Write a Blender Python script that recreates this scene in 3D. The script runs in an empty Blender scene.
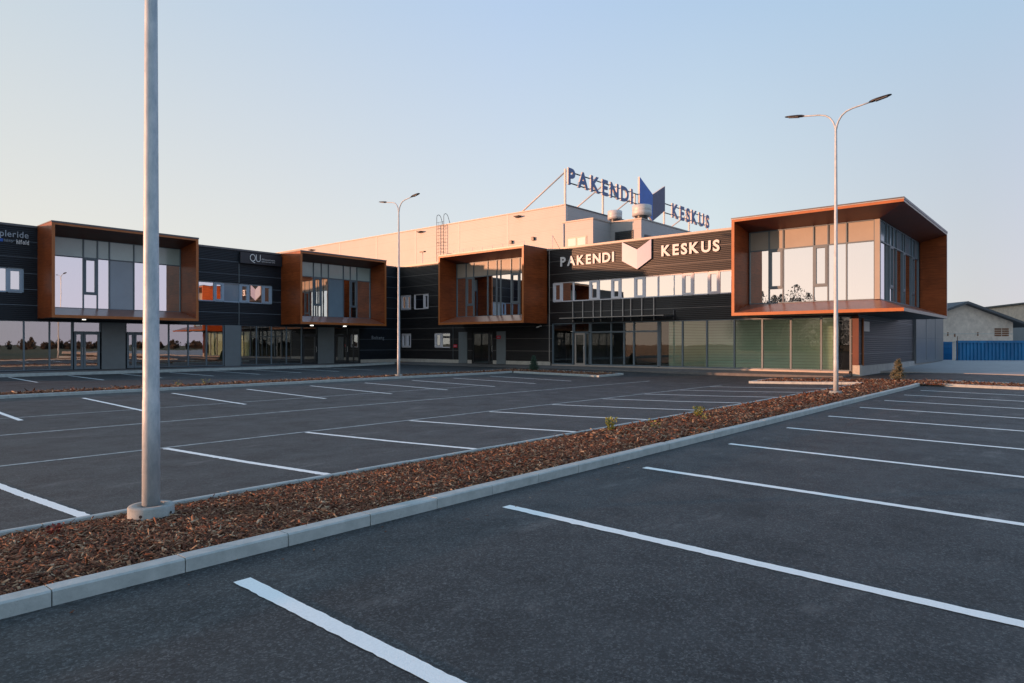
import bpy, math, random
import numpy as np
from mathutils import Vector, Matrix
random.seed(7); rng = np.random.default_rng(7)
S = bpy.context.scene
COL = S.collection
R = math.radians

# ------------------------------------------------------------------ camera
F, CY, YAW, H = 668.63, 344.17, 0.70939, 1.6
cam = bpy.data.cameras.new('camera'); camo = bpy.data.objects.new('camera', cam); COL.objects.link(camo)
cam.sensor_width = 36; cam.sensor_fit = 'HORIZONTAL'; cam.lens = F / 1024 * 36
cam.shift_y = (CY - 341.5) / 1024; cam.clip_start = .05; cam.clip_end = 5000
camo.location = (0, 0, H)
camo.rotation_euler = (R(90), 0, YAW - R(90))
S.camera = camo

# ------------------------------------------------------------------ light
SUN_EL = math.atan(0.08 / math.hypot(1, .825))
SD = Vector((-1, .825, .08)).normalized()              # towards the sun
w = bpy.data.worlds.new('World'); S.world = w; w.use_nodes = True
nt = w.node_tree; bg = nt.nodes['Background']
sky = nt.nodes.new('ShaderNodeTexSky'); sky.sky_type = 'NISHITA'; sky.sun_disc = False
sky.sun_elevation = SUN_EL
sky.sun_rotation = math.atan2(SD.x, SD.y)
sky.air_density = 1.0; sky.dust_density = 1.2; sky.ozone_density = 1.6; sky.altitude = 50
EXPO = 1.6
def wn(t, **kw):
    x = nt.nodes.new('ShaderNode' + t)
    for k, v in kw.items(): setattr(x, k, v)
    return x
def wmath(op, a, b=0.):
    x = wn('Math', operation=op)
    for i, v in enumerate((a, b)):
        if hasattr(v, 'links'): nt.links.new(v, x.inputs[i])
        else: x.inputs[i].default_value = v
    return x.outputs[0]
def wmix(f, a, b, blend='MIX'):
    x = wn('Mix', data_type='RGBA', blend_type=blend)
    for sock, v in ((x.inputs[0], f), (x.inputs[6], a), (x.inputs[7], b)):
        if hasattr(v, 'links'): nt.links.new(v, sock)
        else: sock.default_value = v if isinstance(v, (int, float)) else (*v, 1)
    return x.outputs[2]
def wramp(f, stops):
    r = wn('ValToRGB'); e = r.color_ramp.elements
    while len(e) < len(stops): e.new(.5)
    for el, (p, c) in zip(e, stops): el.position = p; el.color = (*c, 1)
    nt.links.new(f, r.inputs[0]); return r.outputs[0]
# dusk air: the clear-sky model is greyed with a haze gradient by height above the horizon and angle to the sun
gen = wn('TexCoord').outputs['Generated']
dot = wn('VectorMath', operation='DOT_PRODUCT'); nt.links.new(gen, dot.inputs[0]); sxy = Vector((SD.x, SD.y, 0)).normalized(); dot.inputs[1].default_value = sxy
sep = wn('SeparateXYZ'); nt.links.new(gen, sep.inputs[0]); zc = wmath('MAXIMUM', sep.outputs[2], 0.)
hl = wmath('SQRT', wmath('MAXIMUM', wmath('SUBTRACT', 1., wmath('MULTIPLY', zc, zc)), .0001))
cs = wmath('ADD', wmath('MULTIPLY', wmath('DIVIDE', dot.outputs['Value'], hl), .5), .5)
hor = wramp(cs, [(0, (.375, .335, .42)), (.09, (.368, .336, .40)), (.15, (.345, .336, .334)), (.28, (.42, .446, .416)), (.415, (.424, .434, .41)), (.573, (.448, .43, .386)), (.735, (.465, .433, .372)), (.9, (.565, .475, .425)), (1, (.67, .53, .44))])
up = wramp(cs, [(0, (.19, .28, .39)), (.135, (.20, .292, .395)), (.28, (.226, .307, .412)), (.415, (.246, .32, .43)), (.735, (.28, .334, .384)), (1, (.37, .375, .37))])
t1 = wmath('MINIMUM', wmath('DIVIDE', zc, .454), 1.); t2 = wmath('MAXIMUM', wmath('DIVIDE', wmath('SUBTRACT', zc, .454), .546), 0.)
grad = wmix(t1, hor, up); grad = wmix(t2, grad, wmix(1., up, (.50, .73, .98), 'MULTIPLY'))
K = 2 / (.15 * 2 ** EXPO)
grad = wmix(1., grad, (K, K, K), 'MULTIPLY')
gm = wn('Gamma'); gm.inputs[1].default_value = .6; nt.links.new(sky.outputs[0], gm.inputs[0])
fin = wmix(.05, grad, gm.outputs[0])
nt.links.new(fin, bg.inputs[0]); bg.inputs[1].default_value = .15
sun = bpy.data.lights.new('sun', 'SUN'); suno = bpy.data.objects.new('sun', sun); COL.objects.link(suno)
sun.energy = 2.0; sun.angle = R(.6); sun.color = (1, .46, .25)
suno.rotation_euler = (-SD).to_track_quat('-Z', 'Y').to_euler(); suno.location = (-40, 30, 30)
S.view_settings.view_transform = 'Standard'; S.view_settings.look = 'None'
S.view_settings.exposure = EXPO; S.view_settings.gamma = 1; S.view_settings.use_curve_mapping = False
S.render.engine = 'CYCLES'
S.cycles.max_bounces = 8; S.cycles.transparent_max_bounces = 12; S.cycles.glossy_bounces = 5
S.cycles.use_denoising = True
S.cycles.sample_clamp_indirect = 6

# ------------------------------------------------------------------ materials
MATS = {}
class N:
    """small node helper"""
    def __init__(s, name):
        s.m = bpy.data.materials.new(name); s.m.use_nodes = True
        s.t = s.m.node_tree; s.b = s.t.nodes['Principled BSDF']; s.out = s.t.nodes['Material Output']
        MATS[name] = s.m
    def n(s, typ, **kw):
        x = s.t.nodes.new('ShaderNode' + typ)
        for k, v in kw.items():
            if k.startswith('i_'):
                key = k[2:]; x.inputs[int(key) if key.isdigit() else key.replace('_', ' ')].default_value = v
            else: setattr(x, k, v)
        return x
    def l(s, a, b): s.t.links.new(a, b)
    def coord(s, kind='Object', scale=None):
        c = s.n('TexCoord').outputs[kind]
        if scale:
            mp = s.n('Mapping'); mp.inputs['Scale'].default_value = scale; s.l(c, mp.inputs[0]); c = mp.outputs[0]
        return c
    def noise(s, scale, detail=4, rough=.6, vec=None):
        x = s.n('TexNoise'); x.inputs['Scale'].default_value = scale; x.inputs['Detail'].default_value = detail
        x.inputs['Roughness'].default_value = rough
        s.l(vec or s.coord(), x.inputs['Vector']); return x.outputs['Fac']
    def ramp(s, fac, stops):
        r = s.n('ValToRGB'); e = r.color_ramp.elements
        while len(e) < len(stops): e.new(.5)
        for el, (p, c) in zip(e, stops): el.position = p; el.color = (*c, 1) if len(c) == 3 else c
        s.l(fac, r.inputs[0]); return r.outputs[0]
    def mix(s, f, a, b, blend='MIX'):
        x = s.n('Mix', data_type='RGBA', blend_type=blend)
        for sock, v in ((x.inputs[0], f), (x.inputs[6], a), (x.inputs[7], b)):
            if hasattr(v, 'links'): s.l(v, sock)
            else: sock.default_value = v if isinstance(v, (int, float)) else (*v, 1)
        return x.outputs[2]
    def math(s, op, a, b=0., c=0.):
        x = s.n('Math', operation=op)
        for i, v in enumerate((a, b, c)):
            if hasattr(v, 'links'): s.l(v, x.inputs[i])
            else: x.inputs[i].default_value = v
        return x.outputs[0]
    def bump(s, h, strength=.3, dist=.01):
        b = s.n('Bump'); b.inputs['Strength'].default_value = strength; b.inputs['Distance'].default_value = dist
        s.l(h, b.inputs['Height']); s.l(b.outputs[0], s.b.inputs['Normal'])
    def set(s, col=None, rough=None, metal=None, spec=None):
        for k, v in (('Base Color', col), ('Roughness', rough), ('Metallic', metal), ('Specular IOR Level', spec)):
            if v is None: continue
            if hasattr(v, 'links'): s.l(v, s.b.inputs[k])
            else: s.b.inputs[k].default_value = (*v, 1) if isinstance(v, tuple) else v

def simple(name, col, rough=.6, metal=0., var=.12, scale=3., spec=.5):
    m = N(name); f = m.noise(scale, 5)
    a = tuple(c * (1 - var) for c in col); b = tuple(min(1, c * (1 + var)) for c in col)
    m.set(m.ramp(f, [(.3, a), (.7, b)]), rough, metal, spec); return m

# asphalt
m = N('asphalt')
geo = m.n('NewGeometry').outputs['Position']
fine = m.noise(70, 4, .8, geo); med = m.noise(9, 7, .8, geo); big = m.noise(.35, 5, .6, geo); patch = m.noise(1.3, 6, .7, geo)
def stones(sc):
    wv = m.n('TexNoise'); wv.inputs['Scale'].default_value = sc * .8; m.l(geo, wv.inputs['Vector'])
    ad = m.n('VectorMath', operation='MULTIPLY_ADD'); m.l(wv.outputs['Color'], ad.inputs[0]); ad.inputs[1].default_value = (.6 / sc,) * 3; m.l(geo, ad.inputs[2])
    v_ = m.n('TexVoronoi'); v_.inputs['Scale'].default_value = sc; m.l(ad.outputs[0], v_.inputs['Vector'])
    sp = m.n('SeparateColor'); m.l(v_.outputs['Color'], sp.inputs[0]); return sp.outputs[0]
agg = m.math('ADD', m.math('MULTIPLY', stones(72), .48), m.math('ADD', m.math('MULTIPLY', stones(150), .30), m.math('MULTIPLY', fine, .34)))
c = m.ramp(agg, [(.22, (.002, .0027, .003)), (.47, (.0095, .0125, .0138)), (.67, (.026, .0325, .035)), (.9, (.105, .118, .12))])
c = m.mix(m.math('MULTIPLY', m.ramp(med, [(.47, (0, 0, 0)), (.8, (1, 1, 1))]), .45), c, (.033, .041, .0435))
c = m.mix(m.math('MULTIPLY', m.ramp(big, [(.42, (0, 0, 0)), (.72, (1, 1, 1))]), .35), c, (.040, .047, .049))
c = m.mix(m.math('MULTIPLY', m.ramp(patch, [(.52, (0, 0, 0)), (.75, (1, 1, 1))]), .5), c, (.010, .0125, .0135))
mp = m.n('Mapping'); mp.inputs['Scale'].default_value = (.55, 1.5, 1); mp.inputs['Rotation'].default_value = (0, 0, .5); m.l(geo, mp.inputs[0])
dust = m.noise(1.1, 10, .78, mp.outputs[0])
c = m.mix(m.math('MULTIPLY', m.ramp(dust, [(.56, (0, 0, 0)), (.70, (1, 1, 1))]), .5), c, (.17, .175, .17))
m.set(c, m.ramp(patch, [(.3, (.58,) * 3), (.7, (.78,) * 3)]), 0, .5)
m.bump(m.math('ADD', fine, m.math('MULTIPLY', med, .5)), .3, .006)

# paint (worn at the edges)
m = N('road_paint')
geo = m.n('NewGeometry').outputs['Position']
c = m.ramp(m.noise(60, 4, .7, geo), [(.3, (.79, .85, .83)), (.6, (.88, .94, .92))])
c = m.mix(m.math('MULTIPLY', m.ramp(m.noise(7, 8, .8, geo), [(.6, (0, 0, 0)), (.72, (1, 1, 1))]), .35), c, (.25, .25, .25))
m.set(c, .6); m.bump(m.noise(110, 2, .6, geo), .3, .006)
m = N('faded_paint')
geo = m.n('NewGeometry').outputs['Position']
c = m.ramp(m.noise(5, 8, .8, geo), [(.34, (.15, .175, .18)), (.6, (.44, .51, .51))])
m.set(c, .7)
# concrete kinds
def concrete(name, a, b, sc=6, rough=.8):
    m = N(name); geo = m.n('NewGeometry').outputs['Position']
    c = m.ramp(m.noise(sc, 8, .7, geo), [(.3, a), (.7, b)])
    c = m.mix(m.math('MULTIPLY', m.ramp(m.noise(sc * .35, 6, .7, geo), [(.55, (0, 0, 0)), (.8, (1, 1, 1))]), .5), c, tuple(x * .6 for x in a))
    sp = m.ramp(m.noise(90, 2, .6, geo), [(.6, (0, 0, 0)), (.75, (1, 1, 1))])
    c = m.mix(m.math('MULTIPLY', sp, .35), c, tuple(x * .45 for x in a))
    m.set(c, rough); m.bump(m.noise(60, 5, .7, geo), .25, .008)
concrete('kerb_concrete', (.31, .36, .355), (.46, .515, .505))
concrete('ring_concrete', (.21, .24, .235), (.36, .40, .39), 9)
concrete('apron_concrete', (.30, .30, .30), (.40, .40, .39), 2)
concrete('plinth_concrete', (.36, .35, .31), (.52, .50, .45), 4)
concrete('pale_block_wall', (.44, .39, .34), (.66, .59, .51), 2.2)
concrete('paving', (.10, .10, .10), (.16, .155, .15), 3)
# mulch
m = N('mulch_soil'); geo = m.n('NewGeometry').outputs['Position']
m.set(m.ramp(m.noise(40, 6, .75, geo), [(.3, (.012, .006, .004)), (.5, (.05, .022, .012)), (.7, (.13, .06, .03))]), .9)
m.bump(m.noise(45, 5, .7, geo), 1, .03)
m = N('bark_chip'); isl = m.n('NewGeometry').outputs['Random Per Island']
c = m.ramp(isl, [(0., (.05, .020, .012)), (.2, (.13, .052, .029)), (.58, (.24, .105, .058)), (.8, (.31, .155, .085)), (.9, (.44, .28, .16)), (1., (.62, .47, .31))])
c = m.mix(m.math('MULTIPLY', m.noise(160, 3, .7, m.n('NewGeometry').outputs['Position']), .4), c, (.03, .014, .009))
m.set(c, .85, 0, .25)
# cladding: panels about 0.85 m high with fine horizontal ribs
def cladding(name, base, joint, rib=.105, pitch=.86, off=7.15, rough=.42, spec=.5, ribs=.5):
    m = N(name); pos = m.n('NewGeometry').outputs['Position']
    z = m.n('SeparateXYZ'); m.l(pos, z.inputs[0]); z = z.outputs[2]
    ph = m.math('FRACT', m.math('DIVIDE', m.math('ADD', z, 20 * pitch - off + pitch * .5), pitch))
    d = m.math('ABSOLUTE', m.math('SUBTRACT', ph, .5))
    jm = m.math('LESS_THAN', d, .016 / pitch)
    c = m.ramp(m.noise(1.2, 4, .6, pos), [(.3, tuple(x * .85 for x in base)), (.7, tuple(x * 1.15 for x in base))])
    c = m.mix(jm, c, joint)
    m.set(c, rough, 0, spec)
    rb = m.math('SINE', m.math('MULTIPLY', z, 2 * math.pi / rib))
    rb = m.math('SMOOTH_MIN', rb, .3, .3)
    m.bump(rb, ribs, .012)
cladding('dark_cladding', (.0145, .0142, .0148), (.15, .14, .13), spec=.4, ribs=.8)
cladding('shade_cladding', (.0095, .0135, .0195), (.12, .15, .18), spec=.35, ribs=.8)  # darker, bluer copy of the cladding: the left wing's shade put into colour
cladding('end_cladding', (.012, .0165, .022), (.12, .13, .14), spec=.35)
m = N('metal_panel'); pos = m.n('NewGeometry').outputs['Position']
m.set(m.ramp(m.noise(.8, 4, .6, pos), [(.3, (.16, .18, .20)), (.7, (.20, .22, .24))]), .34, .35)
simple('joint_metal', (.50, .48, .46), .5, 0, .03)
simple('grey_panel', (.15, .18, .195), .5, 0, .06)
simple('cap_metal', (.10, .105, .115), .4, .6, .08)
simple('pale_cap_metal', (.36, .33, .30), .5, .2, .08)
simple('roof_felt', (.12, .12, .12), .9)
# warehouse sandwich panels
m = N('warehouse_panel'); pos = m.n('NewGeometry').outputs['Position']
s3 = m.n('SeparateXYZ'); m.l(pos, s3.inputs[0]); z = s3.outputs[2]
d = m.math('ABSOLUTE', m.math('SUBTRACT', m.math('FRACT', m.math('DIVIDE', m.math('ADD', z, 100.), 1.12)), .5))
jm = m.math('MULTIPLY', m.math('LESS_THAN', d, .016), .5)
c = m.ramp(m.noise(.4, 3, .6, pos), [(.3, (.355, .35, .35)), (.7, (.395, .39, .39))])
m.set(m.mix(jm, c, (.27, .27, .265)), .45)
m.bump(m.math('SINE', m.math('MULTIPLY', z, 2 * math.pi / .14)), .15, .008)
# wood-look facade board
def board(name, a, b, rough=.42, pitch=.62):
    m = N(name); pos = m.n('NewGeometry').outputs['Position']
    mp = m.n('Mapping'); mp.inputs['Scale'].default_value = (.7, .7, 9); m.l(pos, mp.inputs[0])
    g = m.noise(2.2, 7, .65, mp.outputs[0]); big = m.noise(.6, 4, .6, pos)
    c = m.ramp(m.math('ADD', m.math('MULTIPLY', g, .6), m.math('MULTIPLY', big, .4)), [(.33, a), (.66, b)])
    s3 = m.n('SeparateXYZ'); m.l(pos, s3.inputs[0])
    d = m.math('ABSOLUTE', m.math('SUBTRACT', m.math('FRACT', m.math('DIVIDE', m.math('ADD', s3.outputs[2], 9.8), pitch)), .5))
    c = m.mix(m.math('MULTIPLY', m.math('LESS_THAN', d, .011), .55), c, tuple(x * .3 for x in a))
    fl = m.n('VectorMath', operation='FLOOR'); dv = m.n('VectorMath', operation='MULTIPLY_ADD'); m.l(pos, dv.inputs[0]); dv.inputs[1].default_value = (1 / 1.9, 1 / 1.9, 1 / pitch); dv.inputs[2].default_value = (.31, .17, 9.8 / pitch + .5)
    m.l(dv.outputs[0], fl.inputs[0]); wn_ = m.n('TexWhiteNoise'); m.l(fl.outputs[0], wn_.inputs['Vector'])
    c = m.mix(1., c, m.ramp(wn_.outputs['Value'], [(0, (.78, .76, .76)), (1, (1.0, 1.0, 1.0))]), 'MULTIPLY')
    m.set(c, rough, 0, .2)
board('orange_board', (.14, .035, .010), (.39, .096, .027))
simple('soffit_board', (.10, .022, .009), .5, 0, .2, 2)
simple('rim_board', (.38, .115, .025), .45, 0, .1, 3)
simple('sill_board', (.26, .10, .06), .3, 0, .15, 3, .7)
simple('rim_metal', (.34, .30, .27), .45, .2, .1)
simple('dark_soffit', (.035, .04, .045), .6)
# glass
def glass(name, refl, tint, rmax=.95, gcol=(1, 1, 1), rough=0.):
    m = N(name); m.t.nodes.remove(m.b)
    tr = m.n('BsdfTransparent'); tr.inputs[0].default_value = (*tint, 1)
    gl = m.n('BsdfGlossy'); gl.inputs[0].default_value = (*gcol, 1); gl.inputs['Roughness'].default_value = rough
    lw = m.n('LayerWeight'); lw.inputs[0].default_value = .35
    mr = m.n('MapRange'); mr.inputs[1].default_value = 0; mr.inputs[2].default_value = 1; mr.inputs[3].default_value = refl; mr.inputs[4].default_value = rmax
    m.l(lw.outputs['Fresnel'], mr.inputs[0])
    # faint ripple of the panes
    pos = m.n('NewGeometry').outputs['Position']
    bp = m.n('Bump'); bp.inputs['Strength'].default_value = .02; bp.inputs['Distance'].default_value = .05
    m.l(m.noise(.9, 2, .5, pos), bp.inputs['Height']); m.l(bp.outputs[0], gl.inputs['Normal'])
    mx = m.n('MixShader'); m.l(mr.outputs[0], mx.inputs[0]); m.l(tr.outputs[0], mx.inputs[1]); m.l(gl.outputs[0], mx.inputs[2])
    m.l(mx.outputs[0], m.out.inputs[0])
glass('mirror_glass', .82, (.42, .47, .46), .97, (.97, .965, .98))
glass('shop_glass', .36, (.50, .58, .56))
glass('clear_glass', .06, (.78, .92, .86), .75)
glass('strip_glass', .78, (.45, .5, .5))
glass('canopy_glass', .1, (.7, .78, .76))
def coated(name, col, rough=.12, spec=.8):
    simple(name, col, rough, 0, .05, 1.5, spec)
coated('spandrel_glass', (.42, .55, .55), .15)
coated('curtain_glass', (.18, .27, .34), .1)
coated('sunlit_spandrel', (.36, .335, .29), .5, .3)  # right wing's spandrel glass, with the tan of sunlight put into its colour
simple('frame_metal', (.12, .165, .20), .45, .1, .05)
simple('white_frame', (.66, .66, .70), .45, 0, .04)
simple('pale_frame', (.33, .43, .54), .45, 0, .05)
simple('dark_frame', (.05, .055, .06), .4, .3, .05)
simple('steel', (.55, .56, .56), .5, .1, .1)
simple('interior_dark', (.10, .095, .09), .8)
simple('interior_floor', (.22, .2, .18), .6)
m = N('interior_panel'); pos = m.n('NewGeometry').outputs['Position']
s3 = m.n('SeparateXYZ'); m.l(pos, s3.inputs[0])
d = m.math('ABSOLUTE', m.math('SUBTRACT', m.math('FRACT', m.math('DIVIDE', s3.outputs[2], .17)), .5))
c = m.ramp(m.noise(.7, 3, .5, pos), [(.3, (.68, .80, .72)), (.7, (.76, .86, .79))])
m.set(m.mix(m.math('LESS_THAN', d, .06), c, (.40, .47, .41)), .6)
simple('curtain_white', (.62, .62, .62), .8)
# lamps
m = N('galvanised'); pos = m.n('NewGeometry').outputs['Position']
mp = m.n('Mapping'); mp.inputs['Scale'].default_value = (1, 1, .35); m.l(pos, mp.inputs[0])
c = m.ramp(m.noise(14, 7, .75, mp.outputs[0]), [(.32, (.33, .41, .47)), (.5, (.45, .53, .58)), (.72, (.60, .66, .70))])
m.set(c, m.ramp(m.noise(6, 4, .6, pos), [(.3, (.42,) * 3), (.7, (.62,) * 3)]), .15)
m.bump(m.noise(30, 4, .6, pos), .12, .004)
simple('lamp_black', (.03, .032, .036), .4, .2)
simple('lamp_lens', (.35, .35, .33), .25)
m = N('downlight'); m.b.inputs['Emission Color'].default_value = (1, .95, .85, 1); m.b.inputs['Emission Strength'].default_value = 1.1
# signs
simple('sign_white', (.74, .73, .72), .5, 0, .03)
simple('sign_white_edge', (.4, .4, .4), .5, 0, .03)
simple('emblem_white', (.42, .45, .56), .35, 0, .02)
simple('emblem_lilac', (.32, .335, .47), .35, 0, .02)
simple('sign_blue', (.085, .14, .31), .45, 0, .05)
simple('emblem_blue', (.035, .14, .50), .45, 0, .08)
simple('emblem_grey', (.085, .09, .16), .5, 0, .12)
simple('sign_edge', (.62, .60, .57), .5, 0, .04)
simple('sign_red', (.55, .02, .03), .5, 0, .05)
simple('small_blue', (.02, .10, .42), .5, 0, .05)
simple('small_grey_text', (.33, .37, .42), .5, 0, .05)
simple('sign_board', (.016, .020, .028), .4, 0, .05)
# vegetation etc.
def leafy(name, a, b):
    m = N(name); isl = m.n('NewGeometry').outputs['Random Per Island']
    m.set(m.ramp(isl, [(0, a), (1, b)]), .7)
leafy('needle_green', (.018, .045, .028), (.06, .115, .07))
leafy('needle_dry', (.06, .065, .035), (.19, .18, .11))
leafy('weed_green', (.08, .11, .02), (.34, .36, .08))
leafy('weed_red', (.10, .012, .012), (.22, .04, .03))
leafy('pale_twig', (.10, .085, .065), (.24, .20, .15))
leafy('wood_twig', (.016, .015, .014), (.05, .042, .035))
simple('bark', (.10, .07, .045), .9, 0, .3, 20)
m = N('grass'); pos = m.n('NewGeometry').outputs['Position']
m.set(m.ramp(m.noise(.25, 8, .75, pos), [(.3, (.045, .05, .016)), (.55, (.075, .08, .03)), (.75, (.12, .095, .05))]), .95)
m = N('blue_metal'); pos = m.n('TexCoord').outputs['Object']
mp = m.n('Mapping'); mp.inputs['Scale'].default_value = (1, 1, .25); m.l(pos, mp.inputs[0])
m.set(m.ramp(m.noise(1.6, 6, .7, mp.outputs[0]), [(.3, (.003, .09, .23)), (.6, (.004, .16, .38)), (.8, (.010, .21, .45))]), .5)
simple('rust', (.16, .075, .04), .9, 0, .4, 4)
simple('shed_roof', (.075, .085, .095), .7, 0, .2, 1)
def mat(k): return MATS[k]

# ------------------------------------------------------------------ objects
def tag(o, label=None, cat=None, group=None, kind=None):
    if label: o['label'] = label
    if cat: o['category'] = cat
    if group: o['group'] = group
    if kind: o['kind'] = kind
    return o
def empty(name, loc, label=None, cat=None, group=None, rz=0.):
    o = bpy.data.objects.new(name, None); COL.objects.link(o); o.location = loc; o.rotation_euler = (0, 0, rz)
    o.empty_display_size = .3
    bpy.context.view_layer.update()
    return tag(o, label, cat, group)
class MB:
    def __init__(s): s.v = []; s.f = []; s.mi = []; s.ms = []; s.sm = []
    def m(s, k):
        if k not in s.ms: s.ms.append(k)
        return s.ms.index(k)
    def face(s, pts, k, smooth=False):
        b = len(s.v); s.v += [tuple(p) for p in pts]; s.f.append(tuple(range(b, b + len(pts)))); s.mi.append(s.m(k)); s.sm.append(smooth)
    def hexa(s, p, k):          # 8 corners: 0-3 bottom loop, 4-7 top loop
        b = len(s.v); s.v += [tuple(q) for q in p]
        for q in ((3, 2, 1, 0), (4, 5, 6, 7), (0, 1, 5, 4), (1, 2, 6, 5), (2, 3, 7, 6), (3, 0, 4, 7)):
            s.f.append(tuple(b + i for i in q)); s.mi.append(s.m(k)); s.sm.append(False)
    def box(s, a, c, k):
        x0, y0, z0 = a; x1, y1, z1 = c
        s.hexa([(x0, y0, z0), (x1, y0, z0), (x1, y1, z0), (x0, y1, z0), (x0, y0, z1), (x1, y0, z1), (x1, y1, z1), (x0, y1, z1)], k)
    def tube(s, path, rad, k, n=10, caps=True):
        path = [Vector(p) for p in path]
        if not hasattr(rad, '__len__'): rad = [rad] * len(path)
        b = len(s.v); ref = None
        for i, p in enumerate(path):
            t = (path[min(i + 1, len(path) - 1)] - path[max(i - 1, 0)]).normalized()
            if ref is None:
                ref = t.orthogonal().normalized()
            ref = (ref - t * ref.dot(t)).normalized(); q = t.cross(ref)
            for j in range(n):
                a = 2 * math.pi * j / n
                s.v.append(tuple(p + (ref * math.cos(a) + q * math.sin(a)) * rad[i]))
        for i in range(len(path) - 1):
            for j in range(n):
                s.f.append((b + i * n + j, b + i * n + (j + 1) % n, b + (i + 1) * n + (j + 1) % n, b + (i + 1) * n + j)); s.mi.append(s.m(k)); s.sm.append(True)
        if caps:
            s.f.append(tuple(b + j for j in range(n))[::-1]); s.mi.append(s.m(k)); s.sm.append(False)
            s.f.append(tuple(b + (len(path) - 1) * n + j for j in range(n))); s.mi.append(s.m(k)); s.sm.append(False)
    def lathe(s, prof, c, k, n=24):
        b = len(s.v)
        for r_, z in prof:
            for j in range(n):
                a = 2 * math.pi * j / n; s.v.append((c[0] + r_ * math.cos(a), c[1] + r_ * math.sin(a), c[2] + z))
        for i in range(len(prof) - 1):
            for j in range(n):
                s.f.append((b + i * n + j, b + i * n + (j + 1) % n, b + (i + 1) * n + (j + 1) % n, b + (i + 1) * n + j)); s.mi.append(s.m(k)); s.sm.append(True)
    def build(s, name, parent=None, bevel=0, world=True):
        me = bpy.data.meshes.new(name); me.from_pydata(s.v, [], s.f)
        for k in s.ms: me.materials.append(mat(k))
        me.polygons.foreach_set('material_index', s.mi); me.polygons.foreach_set('use_smooth', s.sm); me.update()
        o = bpy.data.objects.new(name, me); COL.objects.link(o)
        if parent is not None:
            o.parent = parent
            if world: o.matrix_parent_inverse = parent.matrix_world.inverted()
        if bevel:
            md = o.modifiers.new('bevel', 'BEVEL'); md.width = bevel; md.segments = 2; md.limit_method = 'ANGLE'
        return o

# wing frames: P(wing, u, d, z) with d = distance in front of the facade
XR, YL = 36.0, 43.5
def P(wing, u, d, z):
    return (u, YL - d, z) if wing == 'L' else ((XR - d, u, z) if wing == 'R' else (u, 8.5 - d, z))
def wbox(mb, wing, u0, u1, d0, d1, z0, z1, k):
    mb.hexa([P(wing, u0, d0, z0), P(wing, u1, d0, z0), P(wing, u1, d1, z0), P(wing, u0, d1, z0),
             P(wing, u0, d0, z1), P(wing, u1, d0, z1), P(wing, u1, d1, z1), P(wing, u0, d1, z1)], k)
def wquad(mb, wing, u0, u1, d, z0, z1, k):
    mb.face([P(wing, u0, d, z0), P(wing, u1, d, z0), P(wing, u1, d, z1), P(wing, u0, d, z1)], k)
def wall_with_openings(mb, wing, u0, u1, z0, z1, ops, k, reveal=.18, d=0.):
    us = sorted({u0, u1, *[min(max(x, u0), u1) for o in ops for x in o[:2]]})
    zs = sorted({z0, z1, *[min(max(x, z0), z1) for o in ops for x in o[2:]]})
    for a, b in zip(us, us[1:]):
        run = None
        for c, e in zip(zs, zs[1:]):
            mu, mz = (a + b) / 2, (c + e) / 2
            if any(min(o[0], o[1]) < mu < max(o[0], o[1]) and o[2] < mz < o[3] for o in ops): continue
            wquad(mb, wing, a, b, d, c, e, k)
    for o in ops:
        a, b, c, e = o
        for q in ([(a, c), (a, e)], [(b, c), (b, e)], [(a, c), (b, c)], [(a, e), (b, e)]):
            mb.face([P(wing, q[0][0], d, q[0][1]), P(wing, q[1][0], d, q[1][1]), P(wing, q[1][0], d - reveal, q[1][1]), P(wing, q[0][0], d - reveal, q[0][1])], k)
def glazing(parent, name, wing, d, cols, frame, bar=.055, depth=.09, back=None, outer=True):
    """cols: (u0, u1, [(z0, z1, kind), ...]); kind: material key of the pane, prefix 'sash:' adds an opening frame"""
    fr = MB(); panes = []
    for ci, (u0, u1, rows) in enumerate(cols):
        z0 = rows[0][0]; z1 = rows[-1][1]
        sg = 1 if u1 > u0 else -1
        edges = [u0, u1] if ci == len(cols) - 1 else [u0]
        for e in edges:
            wbox(fr, wing, e - bar / 2, e + bar / 2, d - depth, d + .02, z0, z1, frame)
        for ri, (a, b, k) in enumerate(rows):
            for zz in ([a, b] if ri == len(rows) - 1 else [a]):
                wbox(fr, wing, u0 + sg * bar / 2, u1 - sg * bar / 2, d - depth, d + .013, zz - bar / 2, zz + bar / 2, frame)
            if k.startswith('sash:'):
                k = k[5:]; s_ = .10; g = bar / 2
                for (x0, x1, y0, y1) in ((u0 + sg * g, u0 + sg * (g + s_), a + g, b - g), (u1 - sg * (g + s_), u1 - sg * g, a + g, b - g),
                                         (u0 + sg * (g + s_), u1 - sg * (g + s_), a + g, a + g + s_), (u0 + sg * (g + s_), u1 - sg * (g + s_), b - g - s_, b - g)):
                    wbox(fr, wing, x0, x1, d - depth + .01, d + .035, y0, y1, frame)
            panes.append((u0, u1, a, b, k))
    fo = fr.build(name, parent)
    for (u0, u1, a, b, k) in panes:
        mb = MB(); sg = 1 if u1 > u0 else -1; g = bar / 2
        wquad(mb, wing, u0 + sg * g, u1 - sg * g, d - .04, a + g, b - g, k)
        if k not in ('mirror_glass', 'shop_glass', 'strip_glass', 'clear_glass'):
            nm = 'spandrel_pane'
        else: nm = 'pane'
        p = mb.build(nm, fo)
    return fo
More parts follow.
